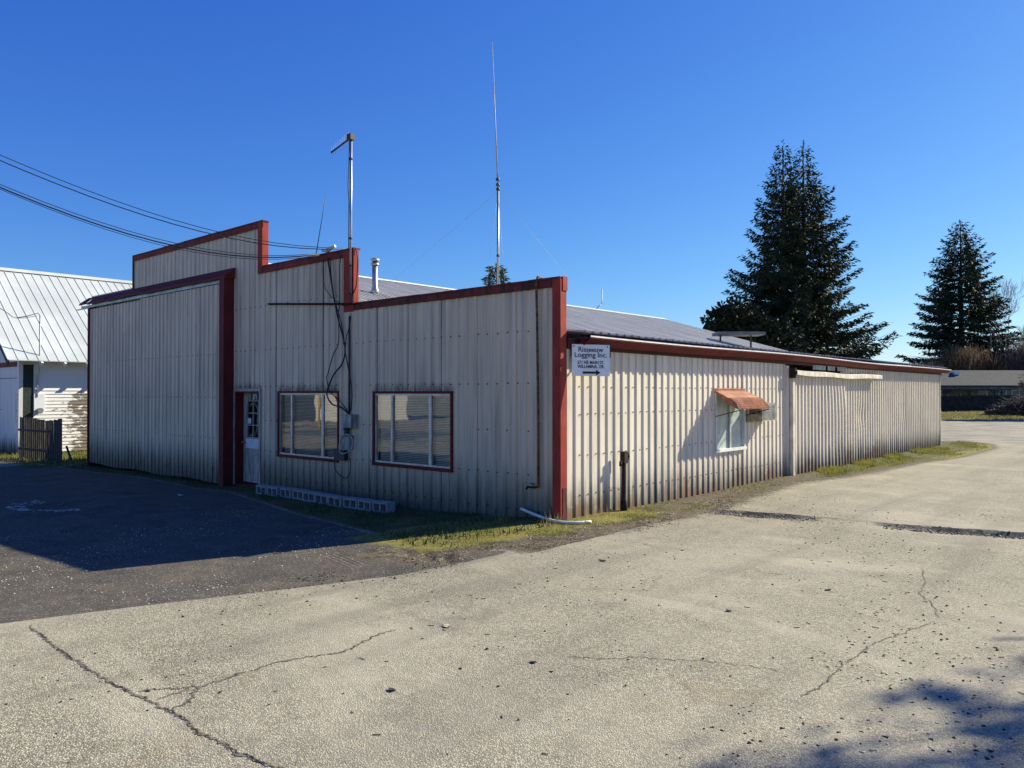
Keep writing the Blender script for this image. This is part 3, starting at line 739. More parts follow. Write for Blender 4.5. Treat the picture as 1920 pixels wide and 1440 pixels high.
# ------------------------------------------------------------------ things fixed to or standing on the warehouse
# company sign
sg = empty('company_sign', (.06, .2, 2.27), 'white company sign with black lettering and arrow under the eave', 'sign')
SWD, SHT, SAN = .68, .50, R(25)
sm_ = Matrix.Translation((.07, .19, 2.27)) @ Matrix.Rotation(R(90) - SAN, 4, 'Z')      # local x runs along the board, -y faces out
def sbox(name, mat, x0, x1, y0, y1, z0, z1): return MB().box(x0, x1, y0, y1, z0, z1, sm_).build(name, mat, sg)
sbox('sign_board', 'white_sign', 0, SWD, -.012, 0, 0, SHT); sbox('backing_frame', 'dark_wood', .0, SWD + .03, .002, .03, .3, SHT + .02)
MB().bar(sm_ @ Vector((SWD - .05, .03, .42)), (.03, sm_.translation.y + .62, 2.69), .03).build('bracket', 'rust_iron', sg)
def sign_line(body, cap, width, z):
    o = text_mesh('lettering', body, cap / .7, lambda u, v, w: (u, -w - .0145, v), 'black_ink', sg, 1, .0012, .001)
    us = [v.co.x for v in o.data.vertices]; u0, u1 = min(us), max(us)
    for v in o.data.vertices: v.co = sm_ @ Vector((SWD * .495 + (v.co.x - (u0 + u1) / 2) * width / (u1 - u0), v.co.y, v.co.z + z))
sign_line('Risseeuw', .078, .45, .384); sign_line('Logging Inc.', .078, .585, .300)
sign_line('371 NE MAIN ST.', .050, .485, .192); sign_line('WILLAMINA, OR.', .050, .485, .127)
MB().prism([(-.15, -.017), (.09, -.017), (.09, -.045), (.17, 0), (.09, .045), (.09, .017), (-.15, .017)], lambda u, v, k: sm_ @ Vector((SWD * .5 + u, -.0135 - k * .002, .055 + v))).build('arrow', 'black_ink', sg)
for uu in (.03, SWD - .04):
    MB().tube([sm_ @ Vector((uu, -.012, .47)), sm_ @ Vector((uu, -.02, .47))], .011, 8).build('screw', 'black_ink', sg)

# yagi on its mast, strapped to the red upright
ya = empty('yagi_antenna', (-5.26, -.08, 3.9), 'grey mast with a comb-like directional antenna above red corner trim', 'antenna')
MB().tube([(-5.26, -.085, 3.86), (-5.26, -.085, 5.6), (-5.26, -.085, 7.17)], .026, 8).build('mast', 'galvanised', ya)
bm0, bm1 = Vector((-5.26, -.085, 7.13)), on_y(621, 286, -.22)
MB().tube([bm0, bm1], .02, 6).build('boom', 'dark_box', ya)
for k in range(9):
    p = bm0.lerp(bm1, .14 + .105 * k); hh = .17 - .007 * k
    MB().tube([p - Vector((0, 0, hh * .8)), p + Vector((0, 0, hh))], .0028, 4).build('element', 'grey_metal', ya)
b = MB(); b.box(-5.34, -5.20, -.14, -.03, 7.08, 7.2); b.build('bracket', 'dark_box', ya)
for zz in (4.0, 4.55, 5.1, 6.7):
    MB().tube([(-5.26, -.085, zz - .02), (-5.26, -.085, zz + .02)], .034, 8).build('clamp', 'dark_box', ya)
MB().tube([(-5.30, -.09, 7.08), (-5.305, -.1, 6.6), (-5.33, -.1, 6.2), (-5.30, -.1, 5.8), (-5.31, -.1, 5.2), (-5.305, -.1, 4.9)], .009, 5).build('coax_cable', 'black_cable', ya)
# whip aerial on the middle step
tp = on_y(611, 365, .1); bt = Vector((-6.74, .1, H2 + .03))
wa = empty('whip_antenna', bt, 'thin dark leaning whip aerial on the middle parapet step', 'antenna')
MB().tube([bt, bt.lerp(tp, .5), tp], .011, 5, .006).build('whip', 'black_cable', wa)
MB().tube([bt, bt + Vector((0, 0, .07))], .024, 8).build('mount', 'dark_box', wa)
# tall guyed mast on the roof
def roofz(x): return RZ - (x - RX) * (RZ - BZ) / (BX - RX) if x < BX else EZ
mb_ = Vector((-6, 5.09, roofz(-6)))
tm = empty('guyed_mast', mb_, 'tall slim radio mast with guy wires rising from the metal roof', 'antenna')
top = Vector((-6, 5.09, 7.24)); tip = on_x(923, 78, -6.0)
MB().tube([mb_, top], .03, 8).build('mast', 'galvanised', tm)
mid2 = top.lerp(tip, .35)
MB().tube([top - Vector((0, 0, .1)), mid2, tip], [.022, .013, .005], 6).build('whip', 'grey_metal', tm)
for f in (.0, .06, .13): 
    q = top.lerp(tip, f * .5); MB().tube([q - Vector((0, 0, .03)), q + Vector((0, 0, .03))], .05, 8).build('collar', 'dark_box', tm)
MB().tube([mb_.lerp(top, .5) - Vector((0, 0, .03)), mb_.lerp(top, .5) + Vector((0, 0, .03))], .04, 8).build('collar', 'dark_box', tm)
for q in ((RX, 6.66, RZ + .04), (RX, 17.9, RZ + .04), tuple(on_x(905, 560, -6.6)), tuple(on_x(952, 560, -5.6))):
    MB().tube([top - Vector((0, 0, .06)), Vector((q[0], q[1], roofz(q[0]) + .03))], .0034, 4).build('guy_wire', 'box_grey', tm)
# stub aerial at the ridge
q = on_x(1118, 577, RX); st = empty('stub_aerial', (RX, q.y, RZ + .05), 'small bent stub aerial standing on the white roof ridge', 'antenna')
MB().tube([(RX, q.y, RZ + .05), (RX, q.y + .25, RZ + .22), (RX, q.y + .42, RZ + .3), (RX, q.y + .42, RZ + .95)], .022, 5).build('aerial', 'grey_metal', st)
# flue
vx, vy = -8.5, 3.1; vz = roofz(vx)
vp = empty('roof_flue', (vx, vy, vz), 'galvanised flue pipe with round cap on the metal roof', 'flue')
MB().tube([(vx, vy, vz - .05), (vx, vy, vz + .12), (vx, vy, vz + .2), (vx, vy, vz + .82)], [.12, .10, .072, .072], 14).build('pipe', 'galvanised', vp)
MB().tube([(vx, vy, vz + .76), (vx, vy, vz + .80), (vx, vy, vz + .82)], [.112, .112, .085], 14).build('collar', 'galvanised', vp)
MB().tube([(vx, vy, vz + .82), (vx, vy, vz + .87)], .065, 14).build('vent_gap', 'dark_box', vp)
MB().tube([(vx, vy, vz + .87), (vx, vy, vz + .91), (vx, vy, vz + .95)], [.118, .118, .045], 14).build('cap', 'galvanised', vp)
b = MB(); b.box(vx - .35, vx + .35, vy - .3, vy + .3, -.004, .012, Matrix.Translation((0, 0, 0))); 
for i, v in enumerate(b.v): b.v[i] = (v[0], v[1], roofz(v[0]) + v[2] + .02)
b.build('flashing', 'rust_iron', vp)
# flat canopy standing on the lean-to roof
ca = at(1362, 622, 30); cb = at(1436, 625, 30); cz = (ca.z + cb.z) / 2
cn = empty('roof_canopy', ((ca.x + cb.x) / 2, (ca.y + cb.y) / 2, 3.6), 'flat weathered canopy on posts above the far roof slope', 'canopy')
d = (cb - ca); d.z = 0; ln = d.length; mt = Matrix.Translation((ca.x, ca.y, cz - .02)) @ Matrix.Rotation(math.atan2(d.y, d.x), 4, 'Z')
b = MB(); b.box(-.3, ln, 0, 1.0, -.06, .06, mt); b.build('slab', 'slate_metal', cn)
for (u, v) in ((ln * .72, .5), (-.1, .5)):
    b = MB(); b.box(u - .03, u + .03, v - .03, v + .03, -(cz - 3.3), -.06, mt); b.build('post', 'dark_wood', cn)

# pipes on the front wall
p0 = on_y(503, 570, -.07); p1 = on_y(668, 570, -.07)
hp = tag(MB().tube([p0, p1], .022, 8).build('wall_pipe', 'rust_iron'), 'dark slanting pipe fixed across the wall left of red upright', 'pipe')
rp_ = empty('standpipe', (-.43, -.06, .45), 'rusty vertical water pipe with tap on front wall corner', 'pipe')
MB().tube([(-.43, .05, H1 + .07), (-.43, -.045, H1 + .07), (-.435, -.075, H1 - .02), (-.43, -.062, 3.2), (-.405, -.06, 1.8), (-.40, -.06, .5)], .021, 8).build('riser', 'rusty_pipe', rp_)
MB().tube([(-.40, -.06, .52), (-.46, -.085, .5), (-.6, -.1, .5), (-.62, -.1, .46)], .018, 7).build('tap', 'rust_iron', rp_)
MB().tube([(-.47, -.09, .51), (-.47, -.09, .56), (-.54, -.1, .565)], .008, 5).build('handle', 'rust_iron', rp_)
# electric boxes and cables
def ebox(name, label, px0, py0, px1, py1, dpt, mat, lid=True):
    a = on_y(px0, py0, -.03 - dpt); c = on_y(px1, py1, -.03 - dpt); x0, x1, z0, z1 = a.x, c.x, c.z, a.z
    o = empty(name, ((x0 + x1) / 2, -.03, z0), label, 'electric box', None)
    b = MB(); b.box(x0, x1, -.03 - dpt, -.026, z0, z1); b.build('case', mat, o)
    if lid: b = MB(); b.box(x0 - .012, x1 + .012, -.04 - dpt, -.03 - dpt - .001, z0 + .01, z1 - .01); b.build('cover', mat, o)
    b = MB(); b.box(x0 - .02, x1 + .02, -.05 - dpt, -.027, z1 + .001, z1 + .02); b.build('rain_lip', mat, o)
    return o
ebox('meter_box', 'upper grey metal meter box below the cable bundle', 641, 779, 658, 803, .14, 'box_grey')
ebox('meter_box', 'lower grey metal meter box with white cable looped over it', 639, 818, 654, 843, .12, 'box_grey')
ebox('junction_box', 'small dark blue junction box under grey meter boxes', 627, 845, 645, 864, .1, 'dark_box')
b = MB(); q = on_y(655, 775, -.05); b.tube([(q.x, -.05, q.z - .05), (q.x, -.05, 3.55)], .02, 8); tag(b.build('conduit', 'dark_box'), 'vertical dark conduit running up the wall seam to meter boxes', 'conduit')
MB_ = MB().tube([on_y(650, 803, -.09), on_y(649, 812, -.09), on_y(648, 820, -.07)], [.07, .05, .04], 8)
tag(MB_.build('conduit_coupling', 'dark_box'), 'black coupling between the two grey meter boxes', 'coupling')
def smooth(pts, n=6):
    pts = [Vector(p) for p in pts]; P = [pts[0] * 2 - pts[1]] + pts + [pts[-1] * 2 - pts[-2]]; out = []
    for i in range(1, len(P) - 2):
        for k in range(n):
            t = k / n; a, b, c, d = P[i - 1:i + 3]
            out.append(.5 * ((2 * b) + (c - a) * t + (2 * a - 5 * b + 4 * c - d) * t * t + (3 * b - a - 3 * c + d) * t ** 3))
    return out + [pts[-1]]
def wallcable(pxs, label, r=.011, mat='black_cable', off=-.075, name='cable'):
    pts = [on_y(x, y, off - .02 * (i % 2)) for i, (x, y) in enumerate(pxs)]
    return tag(MB().tube(smooth(pts), r, 5).build(name, mat), label, 'cable')
z6 = lambda l: [(600 + x / 6, 460 + y / 6) for x, y in l]
wallcable(z6([(45, 150), (35, 330), (60, 480), (130, 580), (230, 660), (290, 690)]), 'thin cable curving right from parapet to red upright', .008)
wallcable(z6([(85, 140), (115, 330), (150, 550), (205, 830), (262, 1040), (283, 1190), (250, 1330), (165, 1440)]) + [(620, 715), (613, 738), (622, 757), (641, 765), (656, 778)], 'thickest black cable falling from parapet past window corner', .017)
wallcable(z6([(112, 150), (130, 380), (165, 620), (215, 780), (262, 990), (285, 1200), (330, 1440)]) + [(660, 735), (658, 770)], 'black cable crossing the bundle towards the conduit', .012)
wallcable(z6([(235, 110), (222, 260), (222, 640), (208, 780), (210, 1090), (150, 1230), (95, 1420)]) + [(613, 712), (620, 735), (640, 755), (655, 776)], 'looping black cable bowed out left above the window', .011)
wallcable(z6([(350, 760), (335, 900), (295, 1040), (285, 1180)]), 'short cable swinging from lower coping into the bundle', .010)
wallcable([(590 + x / 7.58, 720 + y / 7.58) for x, y in ((395, 735), (450, 712), (520, 760), (540, 840), (500, 940), (420, 990), (360, 970), (345, 890), (365, 800), (400, 730))], 'white cable coil hung over lower meter box', .009, 'white_cable', -.17)
wallcable([(590 + x / 7.58, 720 + y / 7.58) for x, y in ((275, 1105), (300, 1220), (370, 1310), (440, 1340), (490, 1290), (510, 1180), (505, 1060))], 'dark cable loop sagging below the junction box', .009)
wallcable([(667, 466), (671, 485), (670, 510), (668, 535), (662, 552), (659, 568)], 'cable running down over the lit face of red upright', .012, 'black_cable', -.1)
# insulator knot where the service drop lands
kn = MB(); q = on_y(618, 473, -.06); kn.tube([q + Vector((-.18, -.05, .05)), q + Vector((0, -.06, .03)), q + Vector((.22, -.02, .1))], [.03, .05, .03], 7)
tag(kn.build('service_clamp', 'white_cable'), 'pale splice clamp where overhead lines reach the parapet', 'clamp')

# ------------------------------------------------------------------ overhead lines to a pole across the lot
PB = Vector((-11.2, -17.5, 0)); PB.z = gz(PB.x, PB.y); PTOP = 9.0
def overhead(pxs, anchor, ztop, label, r=.011):
    """each line hangs in the vertical plane from its anchor to the pole"""
    d = (PB - anchor); nrm = Vector((d.y, -d.x, 0)).normalized(); pts = [anchor]
    for x, y in pxs:
        rr = ray(x, y); pts.append(CAMP + rr * ((anchor - CAMP).dot(nrm) / rr.dot(nrm)))
    L = Vector((d.x, d.y, 0)).length; s = [0] + [Vector((p.x - anchor.x, p.y - anchor.y, 0)).length for p in pts[1:]] + [L]
    zs = [p.z for p in pts] + [ztop]
    c = np.polyfit(s, zs, 3, w=[3] + [2] * (len(pts) - 1) + [1.5]); out = []
    for k in range(41):
        t = k / 40; out.append((anchor.x + d.x * t, anchor.y + d.y * t, float(np.polyval(c, t * L))))
    return tag(MB().tube(out, r * .78, 5).build('overhead_line', 'black_cable'), label, 'power line')
A1 = on_y(648, 467, -.06); A2 = on_y(600, 477, -.06)
overhead([(507, 461), (400, 438), (300, 412), (195, 380), (100, 343), (0, 300)], A1, 8.9, 'upper overhead line landing beside the antenna mast', .012)
overhead([(560, 464), (480, 452), (405, 434), (362, 422), (235, 380), (120, 338), (0, 294)], A1 + Vector((-.1, 0, .05)), 8.8, 'highest overhead line running beside the upper one', .009)
overhead([(507, 482), (400, 472), (325, 460), (225, 437), (140, 408), (62, 378), (0, 348)], A2, 8.3, 'thick lower overhead line crossing before the tall parapet', .017)
overhead([(507, 478), (400, 468), (325, 455), (225, 430), (140, 402), (62, 372), (0, 343)], A2 + Vector((-.12, 0, .03)), 8.45, 'thin overhead line just above the thick lower one', .009)
overhead([(507, 484), (400, 478), (325, 464), (225, 441), (140, 412), (62, 382), (0, 351)], A2 + Vector((.1, 0, -.03)), 8.15, 'lowest overhead line under the thick one', .008)
up = empty('utility_pole', PB, 'wooden utility pole across the lot carrying overhead lines', 'utility pole')
MB().tube([PB + Vector((0, 0, -.2)), PB + Vector((0, 0, PTOP))], .16, 10, .11).build('pole', 'pole_wood', up)
b = MB(); b.bar(PB + Vector((-.9, .15, 8.7)), PB + Vector((.9, -.15, 8.7)), .1); b.build('crossarm', 'pole_wood', up)

# ------------------------------------------------------------------ concrete blocks along the front
def block_mesh():
    b = MB(); w, d, h, t = .395, .195, .195, .034
    b.box(-w / 2, w / 2, -d / 2, d / 2, 0, t); b.box(-w / 2, w / 2, -d / 2, d / 2, h - t, h)
    for x0, x1 in ((-w / 2, -w / 2 + t), (-t / 2, t / 2), (w / 2 - t, w / 2)): b.box(x0, x1, -d / 2 + .002, d / 2 - .002, t, h - t)
    return b.mesh('concrete_block')
bmsh = block_mesh(); bx = -7.62 + .2
for k in range(10):
    x = bx + k * .4325; y = -.66 + random.uniform(-.03, .03) - (.03 if k in (5, 6) else 0)
    o = link('concrete_block', bmsh, 'concrete_block', None, (x, y, gz(x, y) - .012)); o.rotation_euler = (0, random.uniform(-.02, .02), random.uniform(-.05, .05))
    lab = '%s hollow concrete block along the row counted from the entry door' % ['first', 'second', 'third', 'fourth', 'fifth', 'sixth', 'seventh', 'eighth', 'ninth', 'last'][k]
    tag(o, lab, 'concrete block', 'concrete blocks lined up along the front wall')
# white pipe on the grass
pp = [(977, 965), (1010, 975), (1045, 981), (1080, 983), (1108, 981)]
pts = [on_y(pp[0][0], pp[0][1], -.13)]
for x, y in pp[1:]:
    r_ = ray(x, y); q = CAMP + r_ * ((.02 - 2.0) / r_.z); pts.append(Vector((q.x, q.y, gz(q.x, q.y) + .026)))
pts[0].z = gz(pts[0].x, pts[0].y) + .16; pts[1].z += .05
tag(MB().tube(smooth(pts), .024, 8).build('plastic_pipe', 'pvc'), 'bent white plastic pipe lying on grass at the building corner', 'pipe')
# iron post
ps = empty('iron_post', (.13, 1.57, gz(.13, 1.57)), 'black iron post with hook standing before the ribbed wall', 'post')
zb = gz(.13, 1.57)
MB().tube([(.13, 1.57, zb - .05), (.13, 1.57, zb + .16), (.13, 1.57, zb + .18), (.135, 1.575, zb + .82)], [.062, .06, .046, .043], 10).build('shaft', 'rust_iron', ps)
b = MB(); b.box(.09, .18, 1.52, 1.625, zb + .8, zb + 1.0); b.build('head', 'rust_iron', ps)
MB().tube([(.14, 1.6, zb + .99), (.15, 1.67, zb + .97), (.15, 1.70, zb + .91), (.15, 1.67, zb + .85), (.14, 1.61, zb + .83)], .015, 6).build('hook', 'rust_iron', ps)
MB().tube([(.13, 1.53, zb + .82), (.15, 1.44, zb + .80)], .014, 6).build('pin', 'rust_iron', ps)
MB().tube([(.15, 1.44, zb + .76), (.15, 1.44, zb + .84)], .024, 7).build('pin_head', 'rust_iron', ps)
MB().tube([(.14, 1.55, zb + .38), (.06, 1.2, zb + .41)], .004, 4).build('wire', 'rust_iron', ps)

# ------------------------------------------------------------------ white barn
BXW, BYF = -25.0, -.2; bz = -.26; ex_, ez_ = -24.42, 3.20; slope = .72; rdx = -29.95; rdz = ez_ + slope * (ex_ - rdx); BBK = 16.0
barn = empty('white_barn', (-29.9, 7, bz), 'old white clapboard barn with steep ribbed metal roof', 'barn')
b = MB(); b.prism([(BXW, bz - .1), (BXW, ez_ - .05 + slope * (ex_ - BXW) - .16), (rdx, rdz - .2), (2 * rdx - BXW, ez_ + slope * (ex_ - BXW) - .2), (2 * rdx - BXW, bz - .1)], lambda u, v, k: (u, BYF + k * .12, v)); fw = b.build('front_wall', 'barn_front', barn)
b = MB()
for zz in (1.35, 2.55): b.box(BXW - 7, BXW - .06, BYF - .012, BYF - .001, zz, zz + .018)
b.build('batten', 'dark_wood', fw)
b = MB(); b.box(BXW - 8, BXW - .12, BYF - .03, BYF - .013, 2.98, 3.16); b.build('red_band', 'red_frame', fw)
b = MB()
for k in range(14):
    zz = 3.18 + k * .16; xr = BXW - (zz - 3.1) / slope
    b.quad((xr - 4, BYF - .022, zz), (xr, BYF - .022, zz), (xr - .1, BYF - .004, zz + .16), (xr - 4, BYF - .004, zz + .16)); b.quad((xr - 4, BYF - .004, zz), (xr, BYF - .004, zz), (xr, BYF - .022, zz), (xr - 4, BYF - .022, zz))
stuff(b.build('gable_boards', 'barn_front', fw))
q0 = on_y(5, 738, BYF); q1 = on_y(30, 792, BYF)
b = MB(); b.box(q0.x, q1.x, BYF - .02, BYF - .002, q1.z, q0.z); b.build('blank_panel', 'barn_front', fw)
b = MB(); b.box(BXW - .16, BXW + .02, BYF - .035, BYF + .1, bz, 3.3); b.build('corner_board', 'barn_front', barn)
simple('dark_green', (.02, .032, .024), .7)
b = MB(); b.box(BXW - .02, BXW + .02, BYF + .1, BYF + .44, bz, 3.05); b.build('dark_side_door', 'dark_green', barn)
# lapped clapboards on the side wall: five centimetres of shadow line each, too fine to pick apart
MBs = MB().box(BXW - .14, BXW - .02, BYF + .12, BBK, bz - .1, ez_ + .25); MBs.build('side_wall', 'peeling_board', barn)
b = MB(); zz = bz + .05; k = 0
while zz < ez_ + .1:
    y = BYF + .45
    while y < 9:
        ln = random.uniform(1.6, 3.4); o = random.uniform(0, .006)
        b.quad((BXW + .022 + o, y, zz), (BXW + .022 + o, y + ln - .012, zz), (BXW + .002, y + ln - .012, zz + .132), (BXW + .002, y, zz + .132))
        b.quad((BXW - .01, y, zz), (BXW - .01, y + ln - .012, zz), (BXW + .022 + o, y + ln - .012, zz), (BXW + .022 + o, y, zz)); y += ln
    zz += .128; k += 1
stuff(b.build('clapboards', 'peeling_board', barn))
yw = on_x(60, 720, BXW).y
# roof panels with standing ribs
pw = .335; npn = int((BBK - BYF + .9) / pw)
b = MB(); rw = .03
b.quad((ex_, 0, ez_), (ex_, pw, ez_), (rdx, pw, rdz), (rdx, 0, rdz)); 
b.quad((ex_, -.002, ez_ - .03), (ex_, pw, ez_ - .03), (ex_, pw, ez_), (ex_, 0, ez_))
n_ = Vector((slope, 0, 1)).normalized() * .018
E0, R0 = Vector((ex_, 0, ez_)), Vector((rdx, 0, rdz))
for (ya_, yb_, o1, o2) in ((-.022, -.011, 0, 1), (-.011, .011, 1, 1), (.011, .022, 1, 0)):
    b.quad(E0 + n_ * o1 + Vector((0, ya_, 0)), E0 + n_ * o2 + Vector((0, yb_, 0)), R0 + n_ * o2 + Vector((0, yb_, 0)), R0 + n_ * o1 + Vector((0, ya_, 0)))
rpm = b.mesh('roof_panel')
for k in range(npn): link('roof_panel', rpm, 'roof_white', barn, (0, BYF - .55 + k * pw, random.uniform(-.002, .002)))
b = MB(); b.quad((rdx, BYF - .55, rdz), (rdx, BBK + .3, rdz), (2 * rdx - ex_, BBK + .3, ez_), (2 * rdx - ex_, BYF - .55, ez_)); b.build('far_roof_slope', 'roof_white', barn)
b = MB()
for s in (-1, 1): b.quad((rdx, BYF - .57, rdz + .07), (rdx, BBK + .3, rdz + .07), (rdx + s * .2, BBK + .3, rdz - .2 * slope + .065), (rdx + s * .2, BYF - .57, rdz - .2 * slope + .065))
b.build('ridge_cap', 'roof_white', barn)
b = MB(); b.bar((ex_ - .02, BYF - .52, ez_ - .12), (rdx, BYF - .52, rdz - .12), .035, .2); b.build('rake_board', 'dark_wood', barn)
for k in range(14):
    y = BYF + .55 + k * .78; b = MB(); b.bar((BXW - .05, y, ez_ + .29), (ex_ + .05, y, ez_ - .15), .07, .13); b.build('rafter_tail', 'white_trim', barn)
# meter, service mast
mp0 = on_x(63, 738, BXW); mp1 = on_x(83, 772, BXW)
sv = empty('service_mast', (BXW + .06, on_x(75, 760, BXW).y, 1.2), 'thin service mast with meter board on the barn side', 'service mast')
ys_ = on_x(75, 700, BXW + .35).y
MB().tube([(BXW + .06, ys_, 1.85), (BXW + .06, ys_, 2.6), (BXW + .3, ys_, 3.0), (BXW + .33, ys_, 4.85)], .028, 7).build('mast', 'aluminium', sv)
MB().tube([(BXW + .33, ys_, 4.85), (BXW + .42, ys_ - .1, 4.95), (BXW + .5, ys_ - .5, 4.8), (BXW + .4, ys_ - .8, 4.72)], .016, 5).build('weatherhead', 'dark_box', sv)
b = MB(); b.box(BXW + .025, BXW + .06, mp0.y, mp1.y, mp1.z, mp0.z); b.build('meter_board', 'white_sign', sv)
MB().tube([(BXW + .06, (mp0.y + mp1.y) / 2, 1.35), (BXW + .2, (mp0.y + mp1.y) / 2, 1.35)], .1, 12).build('meter', 'galvanised', sv)
sv2 = MB().tube(smooth([Vector((BXW + .35, ys_ - .1, 4.85)), at(30, 596, 27.5), at(0, 578, 26.5), at(-120, 515, 23)]), .012, 4)
tag(sv2.build('service_cable', 'black_cable'), 'cable reaching the barn mast across its white roof', 'cable')
# leaning picket gate
gt = empty('picket_gate', (-21.9, -.7, bz), 'weathered dark picket gate leaning beside the white barn', 'gate')
ga, gb = on_y(38, 860, -.75), on_y(118, 866, -.45)
ga = Vector((ga.x, -.75, bz)); gb = Vector((gb.x, -.45, bz)); npk = 22
for k in range(npk):
    t = k / (npk - 1); p = ga.lerp(gb, t); ln = (gb - ga).normalized()
    ww = .098 if t < .7 else .118; hh = 1.43 + .05 * math.cos(t * 5) + random.uniform(-.02, .02); tl = random.uniform(-.02, .02)
    nv = Vector((-ln.y, ln.x, 0)); p = p + nv * (0 if t < .72 else -.06)
    mt = Matrix.Translation((p.x, p.y, gz(p.x, p.y) - .03)) @ Matrix.Rotation(math.atan2(ln.y, ln.x) + random.uniform(-.1, .1), 4, 'Z') @ Matrix.Rotation(tl, 4, 'Y')
    MB().box(-ww / 2, ww / 2, -.012, .012, 0, hh, mt).build('picket', 'dark_wood', gt)
for zz in (.36, 1.0):
    MB().bar(ga + Vector((0, -.045, zz)), ga.lerp(gb, .72) + Vector((0, -.045, zz)), .05, .07).build('rail', 'dark_wood', gt)
MB().bar(gb + Vector((.0, .1, .55)), gb + Vector((.55, .1, .0)), .05).build('prop', 'dark_wood', gt)

# ------------------------------------------------------------------ vegetation
def quadcloud(name, centers, dirs, lens, wids, mat, parent, droop=.0, rs=None):
    """kite-shaped blades: one quad each"""
    c = np.asarray(centers, float); d = np.asarray(dirs, float); n = len(c); r = rs or rng
    d /= np.linalg.norm(d, axis=1, keepdims=True) + 1e-9
    up = r.normal(size=(n, 3)); sd = np.cross(d, up); sd /= np.linalg.norm(sd, axis=1, keepdims=True) + 1e-9
    L = np.asarray(lens)[:, None]; Wd = np.asarray(wids)[:, None]
    a = c; m_ = c + d * L * .45; e = c + d * L; e[:, 2] -= droop * np.asarray(lens)
    V = np.stack([a, m_ + sd * Wd / 2, e, m_ - sd * Wd / 2], 1).reshape(-1, 3)
    return link(name, npmesh(name, V, np.arange(n * 4).reshape(-1, 4), 4), mat, parent)

def conifer(name, base, H, Rm, label, seed, mat='needles_dark', z0=.08, upturn=.32, power=.8, whorl=.5, side=0., cat='tree', group=None, blade=1., lean=(0, 0)):
    r = np.random.default_rng(seed); base = Vector(base)
    t = empty(name, base, label, cat, group)
    tops = base + Vector((lean[0], lean[1], H))
    MB().tube([base + Vector((0, 0, -.5)), base.lerp(tops, .5), base.lerp(tops, .985)], [.021 * H, .012 * H, .0012 * H], 8).build('trunk', 'bark', t)
    cs, ds, ls, ws = [], [], [], []; limbs = MB(); z = z0 * H
    while z < .985 * H:
        f = (z - z0 * H) / (H * (1 - z0)); nb = 5 if f < .85 else 4; a0 = r.uniform(0, 6.28)
        for k in range(nb):
            a = a0 + k * 6.283 / nb + r.uniform(-.35, .35)
            L = Rm * (1 - f) ** power * r.uniform(.7, 1.1) * (1 + side * math.cos(a)) + .06
            if r.random() < .06: L *= 1.12
            hd = np.array([math.cos(a), math.sin(a), 0]); pd = np.array([-math.sin(a), math.cos(a), 0])
            sagc = r.uniform(.22, .42) * (1 - .75 * f); upc = upturn * r.uniform(.7, 1.3)
            b0 = np.array(base.lerp(tops, z / H)); ns = max(3, int(L / (.2 * blade)))
            u = np.arange(1, ns + 1) / ns
            P = b0 + hd * (L * u)[:, None]; P[:, 2] += L * (-sagc * u + upc * u ** 2.2) + .25 * f * L * u
            if L > .9: limbs.tube([b0, P[ns // 2], P[-1]], [.006 * H * .25 + .01 * L, .006 * L + .008, .006], 4, cap=False)
            for i in range(ns):
                if u[i] < .14: continue
                wd = L * .34 * (1 - .78 * u[i]) + .14
                for s in (-1, 1):
                    nt = max(1, int(wd / (.17 * blade)))
                    for q in range(nt):
                        if r.random() < .2: continue
                        v = (q + r.random()) / nt
                        c = P[i] + pd * s * wd * v + hd * wd * v * .45 + r.normal(size=3) * .05
                        c[2] -= .28 * wd * v + r.uniform(0, .06)
                        cs.append(c); dd = hd * r.uniform(.5, 1.2) + pd * s * r.uniform(.3, 1.0); dd[2] = r.uniform(-.95, .1) + (.6 if u[i] > .85 else 0)
                        ds.append(dd); ls.append(r.uniform(.35, .7) * blade); ws.append(r.uniform(.13, .27) * blade)
            cs.append(P[-1]); ds.append(hd + np.array([0, 0, .5])); ls.append(.5 * blade); ws.append(.13 * blade)
        z += whorl * (1.1 - .5 * f) * r.uniform(.8, 1.2)
    for k in range(30):
        cs.append(np.array(tops) - np.array([0, 0, r.uniform(0, .06 * H)])); dd = r.normal(size=3) * .35; dd[2] = 1.; ds.append(dd); ls.append(.5 * blade); ws.append(.12 * blade)
    limbs.build('limbs', 'bark', t)
    o = quadcloud('crown', cs, ds, ls, ws, mat, t, .12, r); return t

def on_ground(x, t): p = at(x, 737, t); return Vector((p.x, p.y, gz(p.x, p.y)))
def topz(y, t, x=960): return at(x, y, t).z
conifer('fir_tree', on_ground(1470, 60), topz(258, 60, 1470), 6.0, 'left trunk of two close tall dark firs behind the warehouse', 3, side=-.12, whorl=.62, blade=.58, power=.94)
conifer('fir_tree', on_ground(1508, 61.5), topz(259, 61.5, 1508), 6.9, 'right trunk of two close tall dark firs behind the warehouse', 4, side=.1, whorl=.62, blade=.58, power=.94)
conifer('fir_tree', on_ground(1803, 138), topz(412, 138, 1803), 11.6, 'broad dark fir standing alone behind the grey-roofed house', 5, mat='needles_mid', power=.72, upturn=.2, whorl=.9, blade=1.25, z0=.1)
conifer('young_conifer', on_ground(931, 40), topz(489, 40, 931), 2.1, 'small silvery conifer top showing above the front parapet', 6, mat='needles_silver', upturn=.5, power=.8, whorl=.2, blade=.62)

